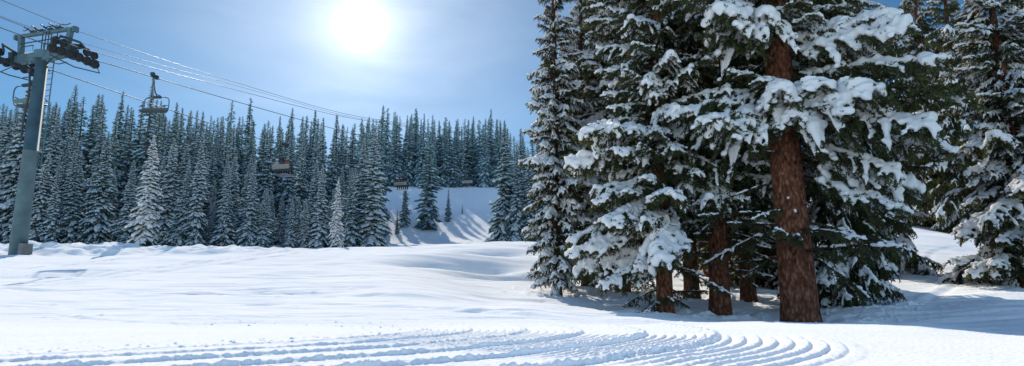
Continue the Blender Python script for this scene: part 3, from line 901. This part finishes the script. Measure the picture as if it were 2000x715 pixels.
for i in range(500):
    px = fr.uniform(700, 985); Y = fr.uniform(106, 132)
    yt = tops(px) + abs(fr.gauss(0, 24)) - 8
    if fr.random() < .14: yt -= fr.uniform(10, 34)
    cand(px, Y, yt, 'ridge', FARK, .75, fr.uniform(1.0, 1.5))
for i in range(300):
    px = fr.uniform(968, 1110); Y = fr.uniform(56, 112)
    if px < 985 and Y < 90: continue
    cand(px, Y, tops(px) + abs(fr.gauss(0, 32)) + 5, 'gap', FARK, .75)
for i in range(120):
    cand(fr.uniform(1700, 2040), fr.uniform(75, 110), fr.uniform(170, 260), 'trail', FARK, .8)
# keep what shows past the nearer trees
cols_ = np.arange(-120, 2160, 3.0)
skyline = np.full(len(cols_), 2000.0)
lim = {'row': 60, 'left': 145, 'ridge': 50, 'gap': 28, 'trail': 14}
got = {k: 0 for k in lim}
for c in sorted(cands, key=lambda c: c[4]):
    x, y, r, px, Y, yt, key, kd, w = c
    rp = r / Y * F; base = 587 - (gz(x, y) - HC) / Y * F
    prof = yt + np.abs(cols_ - px) / max(rp, 1) * (base - yt)
    m = np.abs(cols_ - px) < rp * .9
    gain = np.clip(np.minimum(skyline, base)[m] - prof[m], 0, None).sum() * 3
    if gain < 140 or got[key] >= lim[key]: continue
    skyline[m] = np.minimum(skyline[m], prof[m] + 10)
    lb, gr = GROUPS[key]
    o = put_far(kd, px, Y, yt, fr.uniform(0, 6.28), lb, gr, w); got[key] += 1
    o.rotation_euler.x = fr.gauss(0, .018); o.rotation_euler.y = fr.gauss(0, .018)
count = sum(got.values()); print(got)
print('far trees', count, len(placed))
for k in list(PROTO):
    if k not in used:
        for ch in list(PROTO[k].children_recursive): bpy.data.objects.remove(ch)
        bpy.data.objects.remove(PROTO[k])

# ------------------------------------------------------------------ lift tower
AZ = math.atan(SL)                       # heading of the line, right of +y
tb = at(35, 497, 32.0); tx, ty = -23.7, 32.0
tz0 = gz(tx, ty)
ZB = 12.35                               # height of the crossarm
tower = empty('lift_tower', (tx, ty, tz0 - .1), -AZ)
tag(tower, 'grey steel chairlift tower with crossarm, sheave wheels and ladder at the left', 'lift tower')
h = ZB - tz0 + .1
a = Acc(); zz = np.array([0, h * .52, h * .52 + .001, h * .52 + .06, h * .52 + .061, h]); a.tube(np.stack([zz * 0, zz * 0, zz], 1), [.37, .325, .36, .36, .325, .27], 28)
a.tube([[0, 0, 0], [0, 0, .06]], [.62, .62], 28)
link('mast', a.mesh('mast', [M['steel']]), tower)
mast = tower.children[0]
for p in mast.data.polygons: p.use_smooth = abs(p.normal.z) < .5
a = Acc(); a.box((.36, .05, .1), (.34, .6, 1.2), taper=.9)
link('footing', a.mesh('footing', [M['concrete']]), tower)
# crossarm: tapered box beam, with gusset
a = Acc()
for s in (-1, 1):
    V = np.array([[0, -.2, -.24], [0, .2, -.24], [0, .2, .24], [0, -.2, .24], [s * 1.95, -.14, -.12], [s * 1.95, .14, -.12], [s * 1.95, .14, .2], [s * 1.95, -.14, .2]]) + np.array([0, 0, h + .12])
    f = [[0, 4, 5, 1], [1, 5, 6, 2], [2, 6, 7, 3], [3, 7, 4, 0], [4, 7, 6, 5]]
    if s < 0: f = [q[::-1] for q in f]
    a.add(V, None, f)
    a.box((s * 1.0, -.16, h - .16), (.26, .012, .16)); a.box((s * .6, -.18, h - .19), (.2, .012, .14))
a.tube([[0, 0, h - .02], [0, 0, h + .4]], [.4, .4], 24)
link('crossarm', a.mesh('crossarm', [M['steel']]), tower)
a = Acc(); sv = np.array([[0, 0, 0]])
rg = np.random.default_rng(2)
for (x0, x1) in ((-1.6, -.5), (-.45, .45), (.6, 1.3)):
    q = np.linspace(x0, x1, 10); V, b, f = capsule(np.stack([q, q * 0 + .02, q * 0 + h + .36 - .025 * abs(q)], 1), .11, rg, 8, .7); a.add(V, b, f)
link('snow', a.mesh('arm_snow', [M['snow']], True), tower.children[-1])
# lifting frame above
ft = h + 1.42
a = Acc()
a.box((0, 0, ft), (4.1, .16, .16))
for s in (-1, 1):
    a.box((s * 1.58, 0, (h + .25 + ft) / 2), (.22, .22, ft - h - .2), Matrix.Rotation(s * .14, 4, 'Y'))
    a.box((s * 1.95, 0, ft - .06), (.12, .3, .26))
link('lifting_frame', a.mesh('lifting_frame', [M['steel']]), tower)
fr_o = tower.children[-1]
a = Acc()
for (x, w) in ((-.75, .3), (-.25, .2), (.9, .34), (.35, .2)):
    a.box((x, 0, ft + .13), (w, .2, .12)); a.tube([[x - .12, -.05, ft + .1], [x - .2, -.3, ft + .22], [x - .1, -.5, ft + .2]], .035, 6)
link('cable_clamp', a.mesh('cable_clamp', [M['dark_steel']]), fr_o)
a = Acc()
for (x, d) in ((-1.05, -1), (-.1, 1), (.35, -1), (.75, 1)):
    a.tube([[x, 0, ft + .06], [x + .05 * d, 0, ft + .24], [x + .22 * d, 0, ft + .34], [x + .5 * d, .05, ft + .3], [x + .7 * d, .1, ft + .36]], .022, 6)
link('conduit', a.mesh('conduit', [M['dark_steel']]), fr_o)
# ladder from shaft to frame
a = Acc()
for s in (-.2, .2):
    a.tube([[.05 + s, .42, h * .45], [.05 + s, .42, ft + .1]], .03, 6)
for k in range(int((ft - h * .45) / .3)):
    a.tube([[-.15, .42, h * .45 + .3 * k + .1], [.25, .42, h * .45 + .3 * k + .1]], .018, 5)
for q in (h * .5, h * .75, h * .95): a.tube([[.05, .3, q], [.05, .42, q]], .03, 5)
link('ladder', a.mesh('ladder', [M['steel']]), tower)
a = Acc()
a.tube([[-1.6, -.1, h + .95], [1.5, -.1, h + 1.0]], .03, 6)
for s in (-1, 1):
    a.tube([[s * .35, -.3, h + .3], [s * .35, -.3, h + .68], [s * 1.15, -.3, h + .66], [s * 1.22, -.3, h + .3]], .025, 6)
for x in (-.05, .15, .35): a.tube([[x, -.1, h + .35], [x, -.1, ft]], .028, 6)
link('railing', a.mesh('railing', [M['dark_steel']]), tower)
a = Acc(); q = np.linspace(h * .58, h * .93, 12); a.tube(np.stack([-.36 - .08 * np.sin((q - q[0]) * 2), q * 0 - .25, q], 1), .05, 7); a.box((-.3, -.3, h * .93), (.22, .2, .18)); a.tube([[-.3, -.3, h * .9], [-.75, -.3, h * .9]], .03, 6)
link('cable_duct', a.mesh('cable_duct', [M['dark_steel']]), tower)
# sheave trains under the arm ends
for s in (-1, 1):
    x = s * 2.1
    ro = link('sheave_train', Acc().box((x - s * .16, 0, h - .02), (.10, 2.3, .16)).box((x - s * .1, -.6, h - .12), (.08, 1.0, .12), Matrix.Rotation(.12, 4, 'X')).box((x - s * .1, .6, h - .12), (.08, 1.0, .12), Matrix.Rotation(-.12, 4, 'X')).box((x - s * .2, 0, h + .1), (.3, .5, .5)).mesh('sheave_train', [M['dark_steel']]), tower)
    for y in (-1.15, -.7, -.25, .25, .7, 1.15):
        link('wheel', Acc().ring((x, y, h - .02 - .05 * abs(y)), .23, .13, (1, 0, 0)).mesh('wheel', [M['rubber']]), ro)
        if abs(y) > .5: link('wheel', Acc().ring((x, y * .92, h + .42 - .06 * abs(y)), .20, .12, (1, 0, 0)).mesh('wheel', [M['rubber']]), ro)
    a = Acc(); a.tube([[x - s * .1, -1.3, h - .05], [x + s * .15, -1.35, h - .5], [x + s * .05, 0, h - .62], [x + s * .15, 1.35, h - .5], [x - s * .1, 1.3, h - .05]], .028, 6)
    a.tube([[x - s * .3, -.5, h - .1], [x - s * 1.0, -.55, h - .42], [x - s * .2, -.6, h - .66], [x + s * .3, -.6, h - .62]], .026, 6)
    link('catcher', a.mesh('catcher', [M['dark_steel']]), ro)
    a = Acc(); a.tube([[x - s * .35, -.7, h + .35], [x - s * .2, -.7, h + .75], [x + s * .1, .1, h + .7], [x, .8, h + .35]], .06, 7)
    a.box((x - s * .15, .1, h + .5), (.3, .7, .22), Matrix.Rotation(.3, 4, 'X'))
    link('derail_guard', a.mesh('derail_guard', [M['dark_steel']]), ro)

# ------------------------------------------------------------------ cables
def line_Y(px, py, X0, Y0):
    cx, cy = (px - 1000) / F, (357.5 - py) / F; k = cx / (CP - cy * SP)
    return (X0 - SL * Y0) / (k - SL)


def rope_pts(X0, Y0, pix, zt):
    out = [(X0, Y0, zt)]
    for (px, py) in pix:
        Y = line_Y(px, py, X0, Y0); p = at(px, py, Y); out.append((p.x, p.y, p.z))
    P = np.array(out)
    last = P[-1]
    ext = np.array([[X0 + SL * (y - Y0), y, last[2] + (y - last[1]) * .2] for y in np.arange(last[1] + 12, 175, 12)])
    back = np.array([[X0 + SL * (y - Y0), y, zt - .02 * (Y0 - y) + .0015 * (Y0 - y) ** 2] for y in (-8, 2, 12, 22, 28)])
    P = np.concatenate([back, P] + ([ext] if len(ext) else []))
    ys = np.concatenate([np.linspace(P[0, 1], Y0, 12), np.linspace(Y0, P[-1, 1], 60)[1:]])
    z = np.interp(ys, P[:, 1], P[:, 2])
    zs = z.copy()
    for _ in range(6): zs[13:-1] = (zs[12:-2] + zs[13:-1] * 2 + zs[14:]) / 4
    return np.stack([X0 + SL * (ys - Y0), ys, zs], 1)


def off(o):  # point on the crossarm at offset o to the right of the mast
    return tx + o * math.cos(AZ), ty - o * math.sin(AZ)


cr_, cl_ = off(2.1), off(-2.1)
right_rope = rope_pts(*cr_, [(290, 146), (400, 182), (538, 220), (650, 252), (785, 284), (900, 306)], ZB - .0)
left_rope = rope_pts(*cl_, [(98, 136), (390, 235), (550, 286), (690, 313), (785, 331), (915, 332)], ZB + .15)
o = link('haul_rope', Acc().tube(right_rope, .022, 6).mesh('haul_rope', [M['rope']], True)); tag(o, 'dark steel haul rope on the tower\'s right sheave wheels carrying the empty chair', 'cable', 'lift cables')
o = link('haul_rope', Acc().tube(left_rope, .026, 6).mesh('haul_rope', [M['rope_bright']], True)); tag(o, 'lowest steel haul rope, from the tower\'s left sheave wheels, carrying the chairs with riders', 'cable', 'lift cables')
for (ofs, zt, pix, rad, lb) in [
    (1.95, ft + tz0 - .1 - .1, [(400, 145), (500, 172), (597, 203), (655, 222)], .016, 'topmost communication cable leaving the right end of the tower\'s lifting frame'),
    (-.25, ft + tz0 - .1 + .06, [(400, 151), (500, 177), (600, 207), (660, 226)], .013, 'thin communication cable leaving the middle of the tower\'s lifting frame'),
    (2.35, ZB + .35, [(290, 131), (400, 160), (540, 196), (655, 228)], .018, 'cable running just above the empty chair\'s haul rope')]:
    P = rope_pts(*off(ofs), pix, zt)
    o = link('communication_cable', Acc().tube(P, rad, 5).mesh('communication_cable', [M['rope']], True)); tag(o, lb, 'cable', 'lift cables')


# ------------------------------------------------------------------ chairs and riders
def make_chair(panel, bh=.40):
    root = empty('lift_chair', (0, 0, 0))
    a = Acc(); a.box((0, 0, .03), (.14, .62, .16)).box((0, .26, .14), (.22, .22, .2)).box((0, -.2, .12), (.18, .26, .14)).tube([[0, -.5, .06], [.0, -.2, .08]], .05, 6)
    link('grip', a.mesh('grip', [M['dark_steel']]), root)
    a = Acc()
    q = np.array([[0, 0, 0], [0, .01, -.25], [0, -.02, -.5], [0, -.12, -.75], [0, -.28, -.95], [0, -.42, -1.05], [0, -.50, -1.12]])
    a.tube(q, .045, 8)
    link('hanger', a.mesh('hanger', [M['chair_tube']], True), root)
    a = Acc(); a.box((0, -.5, -1.15), (.55, .14, .14)).tube([[-.25, -.44, -1.06], [0, -.3, -1.02]], .03, 6)
    link('damper_box', a.mesh('damper_box', [M['dark_steel']]), root)
    a = Acc()
    for s in (-1, 1):
        an = np.linspace(0, PI / 2, 6)
        arc = [[s * (.6 + .25 * math.sin(t)), -.5, -1.42 + .25 * math.cos(t)] for t in an]
        a.tube([[0, -.5, -1.17]] + arc + [[s * .85, -.5, -1.8], [s * .85, -.42, -2.1], [s * .83, -.1, -2.16], [s * .83, .1, -2.14]], .032, 7)
    link('bail', a.mesh('bail', [M['chair_tube']], True), root)
    a = Acc(); a.box((0, -.18, -2.14), (1.62, .5, .07), Matrix.Rotation(.08, 4, 'X')); a.box((0, .07, -2.15), (1.62, .06, .10))
    link('seat', a.mesh('seat', [M['seat']]), root)
    a = Acc(); a.box((0, -.47, -2.08 + bh / 2), (1.62, .05, bh), Matrix.Rotation(.16, 4, 'X'))
    link('backrest', a.mesh('backrest', [panel]), root)
    a = Acc()
    for s in (-1, 1): a.tube([[s * .80, -.46, -1.72], [s * .80, -.1, -1.80], [s * .80, .12, -1.95]], .025, 6)
    link('armrest', a.mesh('armrest', [M['dark_steel']]), root)
    return root


def rope_at(rope, px):
    # where a rope crosses picture column px
    cxs = 1000 + F * rope[:, 0] / (rope[:, 1] * CP + (rope[:, 2] - HC) * SP)
    k = rope[:, 1] > 31
    Y = np.interp(px, cxs[k], rope[k, 1])
    return Vector([np.interp(Y, rope[:, 1], rope[:, i]) for i in range(3)])


CH = {}
CH[1] = make_chair(M['panel_dark'], .22)
p = rope_at(right_rope, 302); CH[1].location = p; CH[1].rotation_euler = (0, 0, -AZ + PI + .25); CH[1].scale = (.84, .84, .9)
tag(CH[1], 'empty lift chair hanging against the sky right of the tower', 'lift chair', 'chairlift chairs')
for k, px, lb in ((2, 557, 'lift chair with riders hanging low before the snowy forest, nearest of the occupied ones'), (3, 786, 'lift chair with dark-clad riders hanging before the snow clearing beside the large green spruce'), (4, 915, 'most distant lift chair, over the top right of the snow clearing')):
    if k == 2: c = make_chair(M['panel'])
    else: c = copy_tree(CH[2])
    CH[k] = c; c.location = rope_at(left_rope, px); c.rotation_euler = (0, 0, -AZ)
    tag(c, lb, 'lift chair', 'chairlift chairs')
c = copy_tree(CH[1]); c.scale = (1, 1, 1); c.location = rope_at(left_rope, 74); c.rotation_euler = (0, 0, -AZ)
tag(c, 'lift chair half hidden behind the steel tower\'s shaft', 'lift chair', 'chairlift chairs')


def skin_body():
    V = [(0, 0, 0), (0, -.02, .16), (0, -.03, .34), (0, -.01, .48), (0, .0, .58), (0, .03, .70)]
    E = [(0, 1), (1, 2), (2, 3), (3, 4), (4, 5)]; Rr = [.15, .15, .17, .15, .065, .10]
    for s in (-1, 1):
        b = len(V)
        V += [(s * .10, .05, 0), (s * .12, .42, .03), (s * .12, .46, -.22), (s * .12, .44, -.42), (s * .12, .58, -.47)]
        Rr += [.11, .085, .075, .07, .055]; E += [(0, b), (b, b + 1), (b + 1, b + 2), (b + 2, b + 3), (b + 3, b + 4)]
        b = len(V)
        V += [(s * .20, -.01, .44), (s * .27, .04, .20), (s * .20, .28, .14), (s * .17, .36, .14)]
        Rr += [.075, .06, .05, .045]; E += [(3, b), (b, b + 1), (b + 1, b + 2), (b + 2, b + 3)]
    me = bpy.data.meshes.new('tmp'); me.from_pydata(V, E, [])
    ob = bpy.data.objects.new('tmp', me); col.objects.link(ob)
    ob.modifiers.new('k', 'SKIN'); sv = me.skin_vertices[0].data
    for i, r in enumerate(Rr): sv[i].radius = (r, r)
    sv[0].use_root = True
    su = ob.modifiers.new('s', 'SUBSURF'); su.levels = 1; su.render_levels = 1
    dg = bpy.context.evaluated_depsgraph_get(); me2 = bpy.data.meshes.new_from_object(ob.evaluated_get(dg))
    bpy.data.objects.remove(ob); bpy.data.meshes.remove(me)
    for q in me2.polygons: q.use_smooth = True
    me2.name = 'person'
    return me2


BODY = skin_body()
# a glove per hand with five stubby fingers, a helmet, goggles and skis
def rider(c, x, jacket, helmet, label):
    w = Matrix.Translation(c.location) @ Matrix.Rotation(c.rotation_euler[2], 4, 'Z')
    me = BODY.copy(); me.materials.clear(); me.materials.append(plain('jacket', jacket, .8, 0, .2, 8)); me.materials.append(plain('trousers', (.03, .03, .04), .8))
    for q in me.polygons: q.material_index = 1 if q.center.z < .08 or (q.center.y > .12 and q.center.z < .12) else 0
    o = link('person', me); o.location = w @ Vector((x, -.27, -1.98)); o.rotation_euler = c.rotation_euler
    tag(o, label, 'person', 'riders on the chairlift')
    hb = bmesh.new(); bmesh.ops.create_uvsphere(hb, u_segments=14, v_segments=9, radius=.135)
    for v in list(hb.verts):
        v.co.z *= 1.02; v.co.y *= 1.12
        if v.co.z < -.05: v.co.z = -.05
    hm = bpy.data.meshes.new('helmet'); hb.to_mesh(hm); hb.free(); hm.materials.append(plain('helmet_shell', helmet, .35))
    for q in hm.polygons: q.use_smooth = True
    ho = link('helmet', hm, o); ho.location = (0, .02, .75)
    a = Acc(); a.box((0, .15, .70), (.17, .05, .075)); link('goggles', a.mesh('goggles', [M['rubber']]), o)
    for s in (-1, 1):
        a = Acc()
        for k in range(4): a.tube([[s * .17 + (k - 1.5) * .024, .36, .135], [s * .17 + (k - 1.5) * .026, .42, .125], [s * .17 + (k - 1.5) * .026, .44 + .006 * (k % 2), .10]], [.014, .013, .009], 6)
        a.tube([[s * .17 - s * .045, .345, .135], [s * .17 - s * .07, .38, .12], [s * .17 - s * .06, .41, .105]], [.016, .014, .01], 6)
        a.tube([[s * .17, .31, .14], [s * .17, .36, .135]], [.045, .05], 8)
        link('glove', a.mesh('glove', [M['rubber']], True), o)
        a = Acc(); q = np.array([[s * .12, y, z] for y, z in ((-.35, -.545), (.0, -.55), (.6, -.56), (1.0, -.56), (1.16, -.53), (1.26, -.46))])
        for i in range(5):
            m = (q[i] + q[i + 1]) / 2; d = q[i + 1] - q[i]; L = np.linalg.norm(d)
            a.box(m, (.085, L + .01, .022), Matrix.Rotation(math.atan2(d[2], d[1]), 4, 'X'))
        link('ski', a.mesh('ski', [M['ski']]), o)
    return o


M['ski'] = plain('ski_top', (.5, .5, .52), .4, 0, .3, 6)
for (k, x, j, hl, lb) in [
    (2, -.5, (.30, .33, .38), (.7, .7, .72), 'rider in a pale jacket, left seat of the nearest occupied chair'),
    (2, .0, (.05, .05, .06), (.04, .04, .05), 'rider in a dark jacket, middle seat of the nearest occupied chair'),
    (2, .5, (.20, .06, .03), (.55, .30, .2), 'rider in a rust-brown jacket, right seat of the nearest occupied chair'),
    (3, -.5, (.04, .035, .04), (.75, .75, .76), 'rider in dark clothes and white helmet, left seat of the chair over the clearing'),
    (3, .0, (.05, .03, .03), (.7, .7, .7), 'rider in dark clothes and pale helmet, middle seat of the chair over the clearing'),
    (3, .5, (.035, .03, .035), (.06, .05, .05), 'rider in dark clothes and dark helmet, right seat of the chair over the clearing'),
    (4, -.45, (.06, .07, .05), (.08, .08, .07), 'rider on the left side of the most distant chair'),
    (4, .35, (.06, .06, .05), (.1, .1, .09), 'rider on the right side of the most distant chair')]:
    rider(CH[k], x, j, hl, lb)

# ------------------------------------------------------------------ light
SUN_AZ, SUN_EL = R(-20), R(34)           # azimuth measured from +y towards +x
sd = Vector((math.sin(SUN_AZ) * math.cos(SUN_EL), math.cos(SUN_AZ) * math.cos(SUN_EL), math.sin(SUN_EL)))
sl = bpy.data.lights.new('sun', 'SUN'); sl.energy = 5.0; sl.angle = R(.5); sl.color = (1, .925, .81)
so = bpy.data.objects.new('sun', sl); col.objects.link(so); so.location = (0, 0, 60)
so.rotation_euler = sd.to_track_quat('Z', 'Y').to_euler()

w = bpy.data.worlds.new('World'); scene.world = w; w.use_nodes = True
nt = w.node_tree; nt.nodes.clear()
out = nt.nodes.new('ShaderNodeOutputWorld'); bg = nt.nodes.new('ShaderNodeBackground')
sky = nt.nodes.new('ShaderNodeTexSky'); sky.sky_type = 'NISHITA'; sky.sun_disc = False
sky.sun_elevation = SUN_EL; sky.sun_rotation = SUN_AZ; sky.altitude = 3000; sky.air_density = 1.0; sky.dust_density = .6; sky.ozone_density = 1.0
bg.inputs['Strength'].default_value = .14
tint = nt.nodes.new('ShaderNodeMix'); tint.data_type = 'RGBA'; tint.blend_type = 'MULTIPLY'; tint.inputs[0].default_value = 1
tint.inputs[7].default_value = (.73, .97, 1.0, 1)
nt.links.new(sky.outputs[0], tint.inputs[6])
# added fill: sky behind the camera brightened for the shaded trees, deeper blue ahead
tcw = nt.nodes.new('ShaderNodeTexCoord'); sepw = nt.nodes.new('ShaderNodeSeparateXYZ'); nt.links.new(tcw.outputs['Generated'], sepw.inputs[0])
mrw = nt.nodes.new('ShaderNodeMapRange'); mrw.interpolation_type = 'SMOOTHSTEP'; mrw.inputs['From Min'].default_value = .45; mrw.inputs['From Max'].default_value = -.55
mrw.inputs['To Min'].default_value = 0; mrw.inputs['To Max'].default_value = 1
nt.links.new(sepw.outputs['Y'], mrw.inputs['Value'])
cl = nt.nodes.new('ShaderNodeMix'); cl.data_type = 'RGBA'; cl.blend_type = 'MULTIPLY'; cl.inputs[0].default_value = 1
gr = nt.nodes.new('ShaderNodeMix'); gr.data_type = 'RGBA'; gr.inputs[6].default_value = (.385, .575, .66, 1); gr.inputs[7].default_value = (2.65, 2.1, 1.95, 1)
nt.links.new(mrw.outputs[0], gr.inputs[0]); nt.links.new(tint.outputs[2], cl.inputs[6]); nt.links.new(gr.outputs[2], cl.inputs[7])
nt.links.new(cl.outputs[2], bg.inputs['Color'])
# bright aureole of the sun in the sky
gd = (at(705, 48, 10) - Vector((0, 0, HC))).normalized()
tc = nt.nodes.new('ShaderNodeTexCoord'); dp = nt.nodes.new('ShaderNodeVectorMath'); dp.operation = 'DOT_PRODUCT'
nrm = nt.nodes.new('ShaderNodeVectorMath'); nrm.operation = 'NORMALIZE'
nt.links.new(tc.outputs['Generated'], nrm.inputs[0]); nt.links.new(nrm.outputs[0], dp.inputs[0]); dp.inputs[1].default_value = gd
mx0 = nt.nodes.new('ShaderNodeMath'); mx0.operation = 'MAXIMUM'; mx0.inputs[1].default_value = 0.0
nt.links.new(dp.outputs['Value'], mx0.inputs[0])
acc = None
for (pw, am) in ((5500, 6.0), (420, .5), (45, .33), (8, .13)):
    p_ = nt.nodes.new('ShaderNodeMath'); p_.operation = 'POWER'; p_.inputs[1].default_value = pw; nt.links.new(mx0.outputs[0], p_.inputs[0])
    m_ = nt.nodes.new('ShaderNodeMath'); m_.operation = 'MULTIPLY'; m_.inputs[1].default_value = am; nt.links.new(p_.outputs[0], m_.inputs[0])
    if acc is None: acc = m_.outputs[0]
    else:
        s_ = nt.nodes.new('ShaderNodeMath'); s_.operation = 'ADD'; nt.links.new(acc, s_.inputs[0]); nt.links.new(m_.outputs[0], s_.inputs[1]); acc = s_.outputs[0]
bg2 = nt.nodes.new('ShaderNodeBackground'); bg2.inputs['Color'].default_value = (1, .98, .95, 1)
hz = nt.nodes.new('ShaderNodeTexNoise'); hz.inputs['Scale'].default_value = 5; hz.inputs['Detail'].default_value = 5; hz.inputs['Distortion'].default_value = .6
mph = nt.nodes.new('ShaderNodeMapping'); mph.inputs['Scale'].default_value = (1, 1, 3.5)
nt.links.new(tc.outputs['Generated'], mph.inputs['Vector']); nt.links.new(mph.outputs[0], hz.inputs['Vector'])
mh = nt.nodes.new('ShaderNodeMapRange'); mh.inputs['From Min'].default_value = .3; mh.inputs['From Max'].default_value = .7; mh.inputs['To Min'].default_value = .86; mh.inputs['To Max'].default_value = 1.14
nt.links.new(hz.outputs['Fac'], mh.inputs['Value'])
fm = nt.nodes.new('ShaderNodeMath'); fm.operation = 'MULTIPLY'; nt.links.new(acc, fm.inputs[0]); nt.links.new(mh.outputs[0], fm.inputs[1])
nt.links.new(fm.outputs[0], bg2.inputs['Strength'])
ad = nt.nodes.new('ShaderNodeAddShader'); nt.links.new(bg.outputs[0], ad.inputs[0]); nt.links.new(bg2.outputs[0], ad.inputs[1])
nt.links.new(ad.outputs[0], out.inputs['Surface'])
